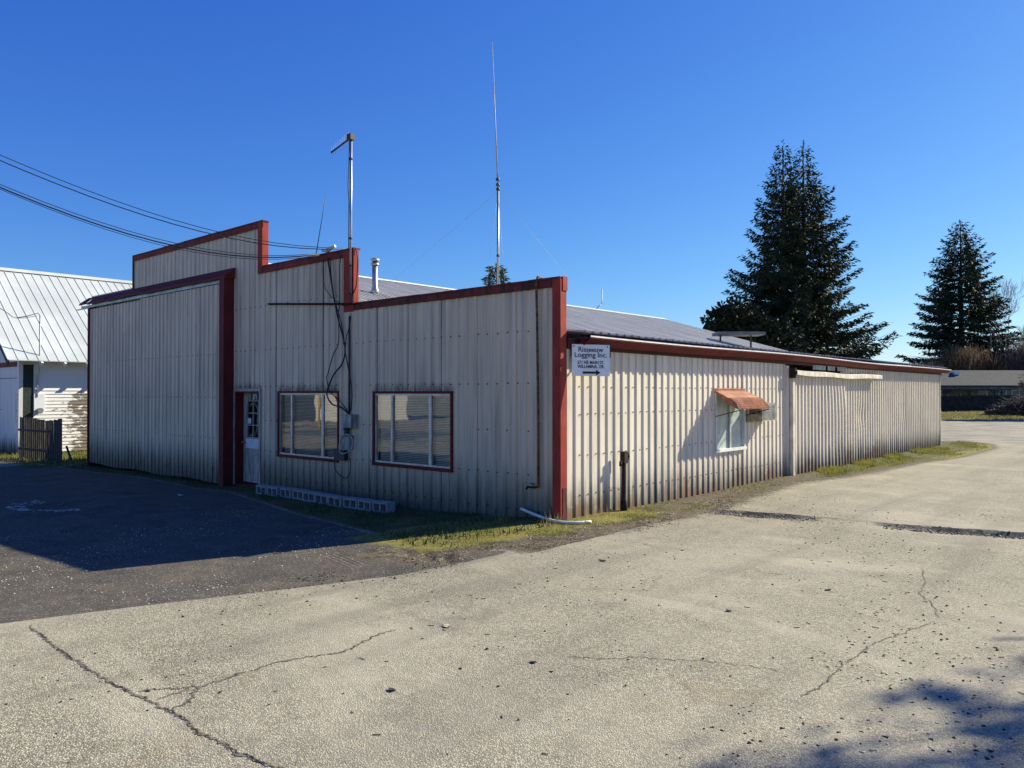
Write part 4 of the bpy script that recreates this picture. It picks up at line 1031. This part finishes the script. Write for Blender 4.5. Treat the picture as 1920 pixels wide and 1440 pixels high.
def blob_bush(name, label, centers, radii, n, mat, seed, blade=(.25, .5), cat='bush', trunk=True, base=None):
    r = np.random.default_rng(seed); base = base or centers[0]; t = empty(name, base, label, cat); cs = []; ds = []
    tot = sum(q ** 2 for q in radii)
    for c, rad in zip(centers, radii):
        k = int(n * rad ** 2 / tot); v = r.normal(size=(k, 3)); v /= np.linalg.norm(v, axis=1, keepdims=True)
        rr = rad * r.uniform(.55, 1.08, (k, 1)) * (1 + .18 * np.sin(v[:, :1] * 7) * np.cos(v[:, 2:] * 6))
        cs.append(np.array(c) + v * rr); ds.append(v + r.normal(size=(k, 3)) * .7)
    cs = np.concatenate(cs); ds = np.concatenate(ds)
    quadcloud('crown', cs, ds, r.uniform(*blade, len(cs)), r.uniform(*blade, len(cs)) * .6, mat, t, .1, r)
    if trunk:
        b = MB()
        for c in centers: b.tube([Vector(base) + Vector((0, 0, -.2)), Vector(base).lerp(Vector(c), .6), Vector(c)], [.14, .1, .04], 6)
        b.build('trunk', 'bark', t)
    return t
g = on_ground(1385, 55)
cc = [at(1345, 603, 55), at(1368, 590, 55), at(1395, 600, 54), at(1420, 625, 54), at(1380, 640, 55), at(1355, 630, 54.5), at(1420, 660, 55), at(1460, 650, 54), at(1370, 680, 55)]
blob_bush('evergreen_tree', 'low rounded dark evergreen beside the firs, partly behind roof', cc, [.9, .9, 1.1, 1.3, 1.5, 1.2, 1.6, 1.6, 1.8], 9000, 'evergreen_leaf', 8, cat='tree', base=g)

def bare_tree(name, base, H, label, seed, spread=.5, levels=5, r0=None, mat='twig_grey', cat='tree', group=None, trunkf=.28, twig=1.0, nkid=(2, 4)):
    r = random.Random(seed); base = Vector(base); t = empty(name, base, label, cat, group); tr = MB(); tw = MB(); r0 = r0 or H * .016
    def grow(p, d, L, rad, lv):
        q = p + d * L * .5 + Vector((r.uniform(-1, 1), r.uniform(-1, 1), r.uniform(-.3, .6))) * L * .06; e = p + d * L
        tgt = tr if lv >= levels - 1 else tw
        tgt.tube([p, q, e], [rad, rad * .85, rad * .65], 6 if lv >= levels - 1 else 3, cap=False)
        if lv == 0: return
        for k in range(r.randint(*nkid)):
            a = r.uniform(0, 6.28); u = d.orthogonal().normalized(); w = d.cross(u)
            nd = (d + (u * math.cos(a) + w * math.sin(a)) * r.uniform(.35, 1.0) * spread * 1.5 + Vector((0, 0, .18))).normalized()
            st = p.lerp(e, r.uniform(.55, 1.0)) if k else e
            grow(st, nd, L * r.uniform(.58, .85), max(rad * r.uniform(.5, .68), .006 * twig), lv - 1)
    grow(base + Vector((0, 0, -.2)), Vector((0, 0, 1)), H * trunkf, r0, levels)
    tr.build('trunk', mat, t); tw.build('crown', mat, t); return t
bare_tree('bare_tree', on_ground(1660, 100), 7.0, 'far leafless tree with fine grey twigs right of the firs', 11, .6, 6, .1, twig=3.2)
bare_tree('bare_tree', on_ground(1632, 104), 6.2, 'low leafless tree half hidden against the fir branches', 12, .6, 6, .1, twig=3.2)
bare_tree('bare_tree', on_ground(1693, 108), 6.0, 'low leafless tree just left of the broad fir', 13, .65, 6, .1, twig=3.2)
bare_tree('bare_tree', on_ground(1899, 142), topz(498, 142, 1899) * .98, 'tall slender leafless tree right of the broad fir', 14, .34, 7, .22, trunkf=.27, twig=2.5)
bare_tree('bare_tree', on_ground(1918, 146), 20, 'second tall leafless tree behind the slender one', 15, .36, 7, .22, trunkf=.27, twig=2.5)
bare_tree('bare_tree', on_ground(1085, 80), topz(566, 80, 1085), 'leafless treetop just above the roof beside red corner', 16, .55, 6, .14, twig=2.5)
def twig_mass(name, label, boxpx, t, n, ln, mat, seed, rad=.03, cat='bush', dome=True, th=3.0):
    """a thicket: stems rising from the ground, twigs through its volume"""
    r = random.Random(seed); x0, x1, yt = boxpx; A, Bp = on_ground(x0, t), on_ground(x1, t); Hh = topz(yt, t, (x0 + x1) / 2)
    o = empty(name, A.lerp(Bp, .5), label, cat); st = MB(); tw = MB()
    for k in range(n):
        f = r.random(); g = A.lerp(Bp, f) + Vector((r.uniform(-th, th) * .3, r.uniform(-th, th), 0)); env = Hh * (math.sin(math.pi * (.12 + .76 * f)) ** .5 if dome else 1) * r.uniform(.75, 1.02)
        b0 = g + Vector((0, 0, r.uniform(.0, .85) * env)) if k % 6 else g
        d = Vector((r.uniform(-.7, .7), r.uniform(-.7, .7), r.uniform(.3, 1.1))).normalized()
        L = min(ln * r.uniform(.5, 1.2), max(.3, (env - b0.z) / max(d.z, .2)))
        if k % 6 == 0: L = env; d = Vector((r.uniform(-.25, .25), r.uniform(-.25, .25), 1)).normalized()
        (st if k % 6 == 0 else tw).tube([b0, b0 + d * L * .5 + Vector((r.uniform(-.1, .1),) * 3) * L, b0 + d * L], [rad * (1.5 if k % 6 == 0 else 1), rad * .8, rad * .4], 3, cap=False)
    st.build('stems', mat, o); tw.build('twigs', mat, o); return o
twig_mass('thicket', 'brown leafless thicket rising behind the grey house roof', (1735, 1880, 642), 128, 5600, 2.6, 'twig_brown', 21, .04, th=2.5)
twig_mass('thicket', 'greyish leafless thicket right of the brown one behind the house', (1865, 1990, 622), 130, 4200, 2.8, 'twig_grey', 22, .045, th=2.5)
twig_mass('thicket', 'dark leafless thicket under the left skirt of the broad fir', (1700, 1768, 672), 106, 1300, 1.8, 'twig_grey', 23, .035, th=2)
# tangled brush pile by the fence
def brush_pile(name, label, px0, px1, ytop, t, n, seed):
    r = random.Random(seed); A, Bp = on_ground(px0, t), on_ground(px1, t); Hh = topz(ytop, t, px1); o = empty(name, A.lerp(Bp, .5), label, 'brush pile'); b = MB(); lg = MB()
    for k in range(n):
        f = r.random(); env = Hh * min(1, f * 2.2 + .15) * .85; g = A.lerp(Bp, f) + Vector((r.uniform(-.5, .5), r.uniform(-2.5, 2.5), r.uniform(0, env)))
        d = Vector((r.uniform(-1, 1), r.uniform(-1, 1), r.uniform(-.35, .5))).normalized() * r.uniform(.6, 2.0)
        (lg if k % 9 == 0 else b).tube([g - d * .5, g + Vector((0, 0, r.uniform(-.1, .25))), g + d * .5], [.03, .028, .015] if k % 9 else [.07, .065, .05], 4, cap=False)
    b.build('branches', 'twig_grey', o); lg.build('logs', 'twig_brown', o); return o
brush_pile('brush_pile', 'tangled heap of cut branches in front of the dark fence', 1862, 1990, 738, 74, 1700, 31)
bare_tree('bare_tree', on_ground(1934, 70), 6.8, 'leafless tree leaning into view over the brush pile', 17, .75, 7, .1, twig=2.0, trunkf=.24)
# evergreen out of frame on the sun side whose shade falls on the asphalt by the road edge
# (stands beside the lot; only its shadow is in the picture)
G = on_ground(1885, 60); base_ = Vector((G.x + 5.2, G.y + 12.4, 0))
cl = [Vector((G.x + dx, G.y, 0)) + sdir * (h_ / sdir.z) for dx, h_ in ((-2.2, 6.6), (-.6, 7.2), (1.2, 7.6), (3, 7.8), (5, 8), (.5, 8.6), (2.6, 9.2), (-1.2, 7.6))]
blob_bush('roadside_evergreen', 'broad evergreen beside the gravel lane shading its far edge', cl, [1.2, 1.5, 1.6, 1.8, 2, 1.4, 1.6, 1.1], 7000, 'evergreen_leaf', 41, (.4, .8), 'tree', True, base_)
# ------------------------------------------------------------------ house beyond the lane
D0 = 99.0
hb = empty('grey_roofed_house', on_ground(1845, D0), 'low house with grey shingle roof beyond the gravel lane', 'house')
HP = on_ground(1845, D0); ang = YAW + R(2)
hm = Matrix.Translation((HP.x, HP.y, HP.z)) @ Matrix.Rotation(ang, 4, 'Z')
k1 = D0 / FPX
def hx(px): return (px - 1845) * k1 * 1.0
def hz_(py): return 2.0 + (737 - py) * k1
def hbx(x0, x1, y0, y1, z0, z1): return MB().box(x0, x1, y0, y1, z0, z1, hm)
hbx(hx(1755), hx(2060), 3.2, 9, 0, hz_(722)).build('wall', 'house_wall', hb)
b = MB(); q = [(hx(1740), 2.5, hz_(721)), (hx(2070), 2.5, hz_(721)), (hx(2070), 7.0, hz_(692) + .25), (hx(1740), 7.0, hz_(692) + .25), (hx(1740), 11.5, hz_(721)), (hx(2070), 11.5, hz_(721))]
q = [hm @ Vector(v) for v in q]; b.quad(q[0], q[1], q[2], q[3]); b.quad(q[3], q[2], q[5], q[4]); rf = b.build('roof', 'shingle', hb)
# shingle courses: raised laps along the slope
b = MB(); nc = 16
for k in range(nc):
    f0 = k / nc; f1 = (k + 1) / nc
    A = lambda x, f, dz: hm @ Vector((x, 2.5 + 4.5 * f, hz_(721) + (hz_(692) + .25 - hz_(721)) * f + dz))
    b.quad(A(hx(1740), f0, .05), A(hx(2070), f0, .05), A(hx(2070), f1, .012), A(hx(1740), f1, .012))
stuff(b.build('shingle_courses', 'shingle', rf))
b = hbx(hx(1840), hx(1850), 5.6, 6.4, hz_(697), hz_(692) + .15); b.build('roof_vent', 'white_trim', rf)
hbx(hx(1742), hx(2068), 2.42, 2.5, hz_(722), hz_(718.5)).build('eave_board', 'dark_wood', hb)
# covered terrace with braced posts
tr = hbx(hx(1755), hx(1902), .3, 2.6, hz_(724.5), hz_(723)).build('terrace_roof', 'terrace_edge', hb)
b = MB()
for k in range(34):
    x0 = hx(1757) + k * (hx(1900) - hx(1757)) / 34; b.box(x0, x0 + .12, .22, .3, hz_(726.5), hz_(722.5), hm)
stuff(b.build('wavy_edge', 'terrace_edge', tr))
hbx(hx(1757), hx(1900), .35, .47, hz_(728.5), hz_(726.6)).build('beam', 'dark_wood', hb)
for px in (1772, 1779, 1820, 1869, 1883):
    x = hx(px); ps_ = hbx(x - .07, x + .07, .34, .48, 0, hz_(728.5)).build('post', 'dark_wood', hb)
    for s in (-1, 1): MB().bar(hm @ Vector((x, .41, hz_(735))), hm @ Vector((x + s * .5, .41, hz_(728.7))), .09).build('brace', 'dark_wood', ps_)
for (a, c, e_) in ((1785, 1797, 'white_trim'), (1864, 1882, 'window_dark'), (1904, 1920, 'window_dark'), (1930, 1946, 'window_dark')):
    w_ = hbx(hx(a), hx(c), 3.12, 3.19, hz_(741), hz_(728)).build('window', 'white_trim', hb)
    hbx(hx(a) + .12, hx(c) - .12, 3.08, 3.115, hz_(740), hz_(729)).build('pane', 'window_dark', w_)
hbx(hx(1850), hx(1852), 3.1, 3.18, hz_(738), hz_(731)).build('yellow_lamp', 'yellow_paint', hb)
# board fence
fn = empty('board_fence', on_ground(1810, 94), 'dark shaded board fence in front of the grey-roofed house', 'fence')
fa, fb = on_ground(1752, 94), on_ground(1900, 94); nb = 62
for k in range(nb):
    p = fa.lerp(fb, k / nb); d = (fb - fa).normalized(); w_ = (fb - fa).length / nb
    mt = Matrix.Translation(p) @ Matrix.Rotation(math.atan2(d.y, d.x), 4, 'Z'); zt = (1.93 if k > 18 else 1.86) + random.uniform(-.03, .03)
    MB().box(.008, w_ - .008, -.012 + random.uniform(-.008, .008), .014, -.05, zt, mt).build('board', 'fence_far', fn)
for k in range(0, nb + 1, 10):
    p = fa.lerp(fb, k / nb); MB().box(p.x - .06, p.x + .06, p.y + .05, p.y + .17, -.1, 1.9).build('post', 'fence_far', fn)
# far pole among the trees
fp = on_ground(1858, 132); fo = empty('distant_pole', fp, 'pale utility pole with transformer among trees behind the house', 'utility pole')
tz = topz(612, 132, 1858)
MB().tube([fp, fp + Vector((0, 0, tz))], .11, 8, .09).build('pole', 'twig_grey', fo)
q = fp + Vector((.35, .35, tz - 1.6)); MB().tube([q, q + Vector((0, 0, 1.0))], .25, 10).build('transformer', 'twig_grey', fo)
b = MB(); v = _R * .9; b.bar(fp + Vector((0, 0, tz - .1)) - v, fp + Vector((0, 0, tz - .1)) + v, .12); b.build('crossarm', 'twig_grey', fo)

# ------------------------------------------------------------------ behind the camera: what the windows mirror
op = empty('street_house', (-46, -26, -.26), 'pale garage building across the street mirrored in the windows', 'building')
om = Matrix.Translation((-46, -26, -.26)) @ Matrix.Rotation(R(-56), 4, 'Z')
MB().box(-8, 8, -9, 0, 0, 3.6, om).build('wall', 'plaster_white', op)
MB().box(-4.2, .6, .0, .06, 0, 2.9, om).build('garage_door', 'dark_box', op)
MB().box(3.2, 5.4, .0, .06, .9, 2.2, om).build('window', 'window_dark', op)
b = MB(); b.prism([(-9.4, 3.6), (.5, 3.6), (-4.5, 5.6)], lambda u, v, k: om @ Vector((-8.4 + k * 16.8, u, v))); b.build('roof', 'shingle', op)
ylp = Vector((-33.5, -18.6, -.26)); yo = empty('yellow_post', ylp, 'yellow painted post by the street mirrored in the window', 'post')
MB().tube([ylp, ylp + Vector((0, 0, 4.2))], .1, 8).build('shaft', 'yellow_paint', yo)

sm2 = simple('street_asphalt', (.11, .105, .10), .9, 0, .15, 1.5)
def strip(name, mat, y0, y1, dz):
    b = MB(); xs_ = np.linspace(-120, 60, 37)
    for xa, xb in zip(xs_[:-1], xs_[1:]): b.quad((xa, y0, gz(xa, y0) + dz), (xb, y0, gz(xb, y0) + dz), (xb, y1, gz(xb, y1) + dz), (xa, y1, gz(xa, y1) + dz))
    return b.build(name, mat)
struct(strip('street', 'street_asphalt', -21.5, -14.0, .006))
for nm, y in (('edge_line', -14.5), ('edge_line', -21.0)): struct(strip(nm, 'white_trim', y, y + .12, .011))
struct(strip('centre_line', 'yellow_paint', -17.9, -17.75, .011))
# tree beside the lot, out of frame on the sunny side; its branch shade falls across the asphalt
st_ = bare_tree('street_tree', (12.8, 7.5, gz(12.8, 7.5)), 11, 'leafy tree beside the lot whose shadow crosses the asphalt', 18, .6, 3, .15, 'bark', trunkf=.36)
r = np.random.default_rng(9); cs = []; lb = MB()
for (px, py, hgt, rad, k) in ((1735, 1306, 8.2, .16, 90), (1768, 1302, 8.2, .13, 60), (1830, 1318, 8.2, .16, 45), (1890, 1318, 8.3, .2, 60), (1868, 1352, 8.3, .15, 55), (1900, 1378, 8.3, .2, 90), (1910, 1420, 8.4, .22, 90), (1780, 1430, 8.2, .2, 60), (1650, 1442, 8.2, .2, 80), (1560, 1440, 8.1, .18, 70), (1450, 1450, 8.1, .18, 80), (1380, 1455, 8.1, .16, 60), (1990, 1370, 8.6, .4, 300), (2080, 1480, 8.6, .6, 500), (1700, 1520, 8.6, .6, 600), (2150, 1300, 9, .7, 600)):
    rr = ray(px, py); G = CAMP + rr * (-2.0 / rr.z); c = G + sdir * (hgt / sdir.z)
    k = int(k * .48); cs.append(np.array(c) + r.normal(size=(k, 3)) * rad * 1.15 * np.array([.62, .62, .35])); lb.tube([(12.8, 7.5, 5.2), Vector((12.8, 7.5, 7)).lerp(c, .5), c], [.035, .02, .006], 5)
lb.build('boughs', 'bark', st_)
cs = np.concatenate(cs); quadcloud('leaves', cs, r.normal(size=cs.shape), r.uniform(.08, .17, len(cs)), r.uniform(.05, .1, len(cs)), 'evergreen_leaf', st_, .1, r)

# ------------------------------------------------------------------ grass, weeds, stones, litter
def blades(name, pts, hmin, hmax, mat, wid=.008, lean=.5):
    P = np.asarray(pts); n = len(P); a = rng.uniform(0, 6.28, n); h = rng.uniform(hmin, hmax, n) * rng.uniform(.5, 1, n); ln = rng.uniform(0, lean, n) * h; la = rng.uniform(0, 6.28, n)
    z = ground_z(P[:, 0], P[:, 1]) - .004; w = wid * rng.uniform(.6, 1.4, n)
    A = np.stack([P[:, 0] + np.cos(a) * w, P[:, 1] + np.sin(a) * w, z], 1); B = np.stack([P[:, 0] - np.cos(a) * w, P[:, 1] - np.sin(a) * w, z], 1)
    T = np.stack([P[:, 0] + np.cos(la) * ln, P[:, 1] + np.sin(la) * ln, z + h], 1)
    return stuff(link(name, npmesh(name, np.stack([A, B, T], 1).reshape(-1, 3), np.arange(n * 3).reshape(-1, 3), 3), mat))
def clump(x, y, sc=1.7, seed=0):    # cheap smooth noise for patchiness
    return .5 + .25 * (np.sin(x * sc * 1.9 + y * sc * 1.1 + seed) + np.sin(x * sc * -1.2 + y * sc * 2.3 + 2 * seed + 1) * np.cos(x * sc * .7 - seed))
def scatter(n, x0, x1, y0, y1, keep):
    x = rng.uniform(x0, x1, n); y = rng.uniform(y0, y1, n); k = keep(x, y); return np.stack([x[k], y[k]], 1)
inb = lambda x, y: (x < .06) & (y > -.04) & (x > -18.6)
e_ = lambda y: np.interp(y, EY, EX)
near = lambda x, y: (~inb(x, y)) & (x < e_(y) - .3) & (clump(x, y, 2.6, 1) > rng.uniform(.25, .75, len(x))) & (y > np.interp(x, GX, GY) + .25)
g1 = scatter(26000, -1.2, 1.2, -3, 3.2, near); tag(blades('grass_strip', g1, .012, .045, 'grass_blade', .007), 'low mossy grass along the sunny building corner', 'grass')
g2 = scatter(2600, -.9, .7, -.8, 1.4, lambda x, y: near(x, y) & (clump(x, y, 4, 3) > .58)); tag(blades('weed_tufts', g2, .08, .24, 'grass_dry', .005, .8), 'taller dry weed tufts at the building corner', 'grass')
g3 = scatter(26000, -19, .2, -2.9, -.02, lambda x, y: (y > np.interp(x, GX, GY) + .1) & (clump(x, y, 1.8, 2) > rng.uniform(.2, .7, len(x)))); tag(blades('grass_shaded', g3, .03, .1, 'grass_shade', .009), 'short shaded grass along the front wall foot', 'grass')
g4 = scatter(30000, .04, 2.2, 3.0, 26.6, lambda x, y: (x < e_(y) - .25) & (clump(x, y, 1.2, 5) > rng.uniform(.3, .8, len(x))) & ((y > 8.5) | (rng.random(len(x)) < .35))); tag(blades('grass_verge', g4, .02, .08, 'grass_blade', .011), 'green and yellow grass verge along the ribbed wall', 'grass')
g4b = scatter(9000, .04, .8, 9.6, 22, lambda x, y: (clump(x, y, 2, 8) > .5)); tag(blades('grass_tuft_row', g4b, .05, .16, 'grass_blade', .01), 'taller green grass against the ribbed wall beyond the sliding door', 'grass')
g5 = scatter(16000, -30, -18.7, -1.6, 12, lambda x, y: (x > -24.9) | (y < -.4)); tag(blades('grass_by_barn', g5, .05, .2, 'grass_blade', .018), 'rough grass between the barn and the warehouse', 'grass')
fa_ = on_ground(1755, 66); x = rng.uniform(1755, 2000, 15000); t_ = rng.uniform(61, 93, 15000)
P = np.array([tuple(CAMP + ray(a, 737) * b_)[:2] for a, b_ in zip(x, t_)]); P = P[clump(P[:, 0], P[:, 1], .35, 4) > rng.uniform(.2, .7, len(P))]
tag(blades('grass_field', P[::2], .08, .25, 'grass_blade', .05), 'green rough grass in front of the dark fence', 'grass')
tag(blades('dry_grass_field', P[1::2], .08, .25, 'grass_dry', .05), 'dry straw-coloured grass mixed in before the dark fence', 'grass')
def chips(name, pts, rmin, rmax, mat, label, cat, flat=.6, sink=.25):
    P = np.asarray(pts); n = len(P); base = np.array([(1, 0, 0), (-.5, .87, 0), (-.5, -.87, 0), (.2, .1, 1), (0, 0, -.6)])
    F_ = np.array([(0, 1, 3), (1, 2, 3), (2, 0, 3), (1, 0, 4), (2, 1, 4), (0, 2, 4)]); s = rng.uniform(rmin, rmax, (n, 1, 1)) * rng.uniform(.6, 1.3, (n, 1, 3)); a = rng.uniform(0, 6.28, n)
    V = (base[None] + rng.normal(size=(n, 5, 3)) * .18) * s; V[:, :, 2] *= flat; c, sn = np.cos(a)[:, None], np.sin(a)[:, None]
    x = V[:, :, 0] * c - V[:, :, 1] * sn; y = V[:, :, 0] * sn + V[:, :, 1] * c
    z = ground_z(P[:, 0], P[:, 1])[:, None] + V[:, :, 2] + s[:, :, 0] * flat * sink
    W_ = np.stack([x + P[:, :1], y + P[:, 1:2], z], -1).reshape(-1, 3)
    Fq = (F_[None] + (np.arange(n) * 5)[:, None, None]).reshape(-1, 3)
    return tag(stuff(link(name, npmesh(name, W_, Fq, 3), mat)), label, cat)
out = lambda x, y: ~inb(x, y)
p = scatter(2600, -1.5, 7, -8.5, 6, lambda x, y: out(x, y) & (x > e_(y) - .2) & (clump(x, y, .9, 6) > rng.uniform(.35, .95, len(x)))); chips('dark_litter', p, .005, .017, 'dark_chip', 'scattered dark bark crumbs on the pale asphalt', 'debris')
p = scatter(2200, 1, 6.6, 1.8, 3.9, lambda x, y: (np.interp(x, [a for a, b in LED], [b for a, b in LED]) - y > .02) & (np.interp(x, [a for a, b in LED], [b for a, b in LED]) - y < .5) & ((np.abs(x - 2.1) < .8) | (np.abs(x - 5.1) < 1.2))); chips('pothole_stones', p, .012, .038, 'stone_chip', 'loose stones lying in the potholes', 'gravel')
p = scatter(4000, -6, .9, -7.5, -2.2, lambda x, y: (x < np.interp(y, [-7.45, -5.83, -3.89, -2.4], [-.38, .17, .82, .95])) & (clump(x, y, 1.1, 9) > rng.uniform(.3, 1, len(x)))); chips('pale_litter', p, .004, .015, 'pale_chip', 'small pale chips on the dark asphalt', 'debris')
p = scatter(9000, -1.4, 1.5, -4.9, 5, lambda x, y: out(x, y) & (np.abs(x - e_(y) + .15) < .4) & (clump(x, y, 2.4, 7) > rng.uniform(.3, .8, len(x)))); chips('edge_crumbs', p, .005, .016, 'dark_chip', 'broken asphalt crumbs along the dirt edge', 'debris')
p = scatter(900, 5.2, 7.2, -6, -2, lambda x, y: clump(x, y, 1.5, 3) > .3); chips('leaf_litter', p[:140], .008, .02, 'leaf_dry', 'dry leaf scraps on asphalt by the branch shadow', 'debris', .25)
chips('dark_leaf_litter', p[140:460], .006, .018, 'dark_chip', 'dark leaf scraps on asphalt by the branch shadow', 'debris', .4)
b = MB()
for (x, y) in scatter(380, 1.5, 7, -7, 3.5, lambda x, y: clump(x, y, .8, 2) > rng.uniform(.3, .9, len(x))):
    a = random.uniform(0, 6.28); L = random.uniform(.008, .03); b.bar((x - math.cos(a) * L, y - math.sin(a) * L, gz(x, y) + .004), (x + math.cos(a) * L, y + math.sin(a) * L, gz(x, y) + .005), .004)
tag(stuff(b.build('twig_litter', 'dark_chip')), 'thin dark twigs strewn over the pale asphalt', 'debris')
p = []
for k in range(150):
    a = rng.uniform(3.0, 6.6); q = rng.uniform(.7, 1.1); p.append((-9.15 + 1.05 * q * math.cos(a), -4.15 + 0.7 * q * math.sin(a)))
chips('broken_asphalt', np.array(p), .012, .055, 'pale_chip', 'pale broken pieces round the hollow in the dark lot', 'debris', .35)
p = scatter(1500, -.6, 1.4, -3.2, 8, lambda x, y: out(x, y) & (x < e_(y)) & (clump(x, y, 3, 4) > .5)); chips('verge_litter', p, .008, .024, 'leaf_dry', 'dead leaves and straw lying in the verge', 'debris', .3)
b = MB()
for k in range(4):
    prev = None
    for j in range(23):
        x0 = -.85 + j * .045 + k * .03; y0 = -3.62 - k * .075 - j * .0125 + random.uniform(-.006, .006); za = gz(x0, y0) + .001
        h0 = random.uniform(.002, .006) * min(1, j / 4, (22 - j) / 4); w_ = random.uniform(.014, .024)
        cur = ((x0, y0 - w_, za), (x0, y0, za + h0), (x0, y0 + w_, za))
        if prev: b.quad(prev[0], cur[0], cur[1], prev[1]); b.quad(prev[1], cur[1], cur[2], prev[2])
        prev = cur
simple('rut_soil', (.13, .11, .085), 1, 0, .4, 20)
tag(stuff(b.build('tyre_ruts', 'rut_soil')), 'parallel tyre ruts pressed into the dirt before the grass corner', 'rut')
# single bits one can point to
def leaf(px, py, size, label, mat='leaf_dry', name='dry_leaf', seed=0):
    r = random.Random(seed); rr = ray(px, py); q = CAMP + rr * (-2.0 / rr.z); z = gz(q.x, q.y); b = MB(); n = 9
    rim = [(q.x + size * (1 + .35 * math.cos(3 * a + seed) + r.uniform(-.2, .2)) * math.cos(a), q.y + size * .6 * (1 + r.uniform(-.25, .25)) * math.sin(a), z + .006 + r.uniform(.0, .3) * size) for a in [k * 6.283 / n for k in range(n)]]
    ctr = (q.x, q.y, z + .008)
    for k in range(n): b.tri(ctr, rim[k], rim[(k + 1) % n])
    for k in range(n): b.tri((ctr[0], ctr[1], z + .003), (rim[(k + 1) % n][0], rim[(k + 1) % n][1], rim[(k + 1) % n][2] - .004), (rim[k][0], rim[k][1], rim[k][2] - .004))
    return tag(b.build(name, mat), label, 'leaf')
leaf(838, 1177, .05, 'pale curled dry leaf on the open asphalt', seed=1)
leaf(1130, 1052, .045, 'dark crumpled leaf on the asphalt below the white pipe', 'dark_chip', seed=2)
leaf(735, 1297, .03, 'small dark curled leaf near the long crack', 'dark_chip', seed=3)
leaf(1000, 1247, .028, 'small dark leaf scrap on middle asphalt', 'dark_chip', seed=4)
leaf(1552, 1106, .03, 'dark leaf scrap below the right pothole', 'dark_chip', seed=5)
leaf(1366, 1148, .03, 'dark leaf scrap on asphalt left of other scraps', 'dark_chip', seed=6)
leaf(340, 915, .09, 'pale scrap of paper at the sliding door foot', 'paper', 'paper_scrap', 7)
# cracks in the asphalt: thin dirt-filled channels
def crack(pxs, w, label, seed):
    r = random.Random(seed); pts = []
    for x, y in pxs:
        rr = ray(x, y); pts.append(CAMP + rr * (-2.0 / rr.z))
    P = smooth(pts, 40); root = None; off = 0; offs = []
    for i in range(len(P)): off = off * .86 + r.gauss(0, .006); offs.append(off)
    def ribbon(name, mat, w, dz, gap, shift, parent=None):
        b = MB(); L = []; Rr = []
        for i, p in enumerate(P):
            d = (P[min(i + 1, len(P) - 1)] - P[max(i - 1, 0)]); nv = Vector((-d.y, d.x, 0)).normalized()
            q = p + nv * (offs[i] + shift)
            for s, lst in ((1, L), (-1, Rr)):
                t = q + nv * s * w * (.12 + 1.1 * r.random() ** 1.8) * (min(1, i / 10, (len(P) - 1 - i) / 10) + .05); lst.append((t.x, t.y, gz(t.x, t.y) + dz))
        on = True
        for i in range(len(P) - 1):
            if r.random() < gap: on = not on
            if on or gap == 0: b.quad(Rr[i], Rr[i + 1], L[i + 1], L[i])
        return stuff(b.build(name, mat, parent))
    o = ribbon('crack', 'crack_rim', w * 2.0, .003, 0, -w * .6); tag(o, label, 'crack'); ribbon('crack_core', 'crack_fill', w * .6, .006, .09, 0, o); return o
simple('crack_rim', (.17, .15, .115), 1, 0, .5, 45)
crack([(55, 1172), (90, 1205), (160, 1248), (240, 1295), (320, 1335), (400, 1385), (525, 1442), (620, 1480)], .010, 'long straight crack along the old paving seam', 1)
crack([(258, 1297), (285, 1290), (330, 1290), (370, 1289), (400, 1280), (480, 1255), (540, 1238), (600, 1230), (655, 1218), (700, 1195), (740, 1180)], .007, 'wandering crack branching right from the paving seam', 2)
crack([(322, 1332), (350, 1312), (362, 1298), (372, 1288)], .008, 'short fork joining the wandering crack to the seam', 3)
crack([(290, 1312), (330, 1300), (365, 1290)], .005, 'faint middle fork beside the short fork', 6)
crack([(1500, 1310), (1545, 1280), (1590, 1240), (1640, 1210), (1700, 1185), (1750, 1165)], .0045, 'faint crack curving over the right-hand asphalt', 4)
crack([(1760, 1160), (1745, 1130), (1725, 1115), (1735, 1090), (1728, 1060)], .004, 'hairline crack climbing towards the right pothole', 7)
crack([(1040, 1232), (1120, 1240), (1200, 1238), (1300, 1242), (1400, 1250), (1480, 1262)], .0035, 'hairline crack in the middle asphalt', 5)
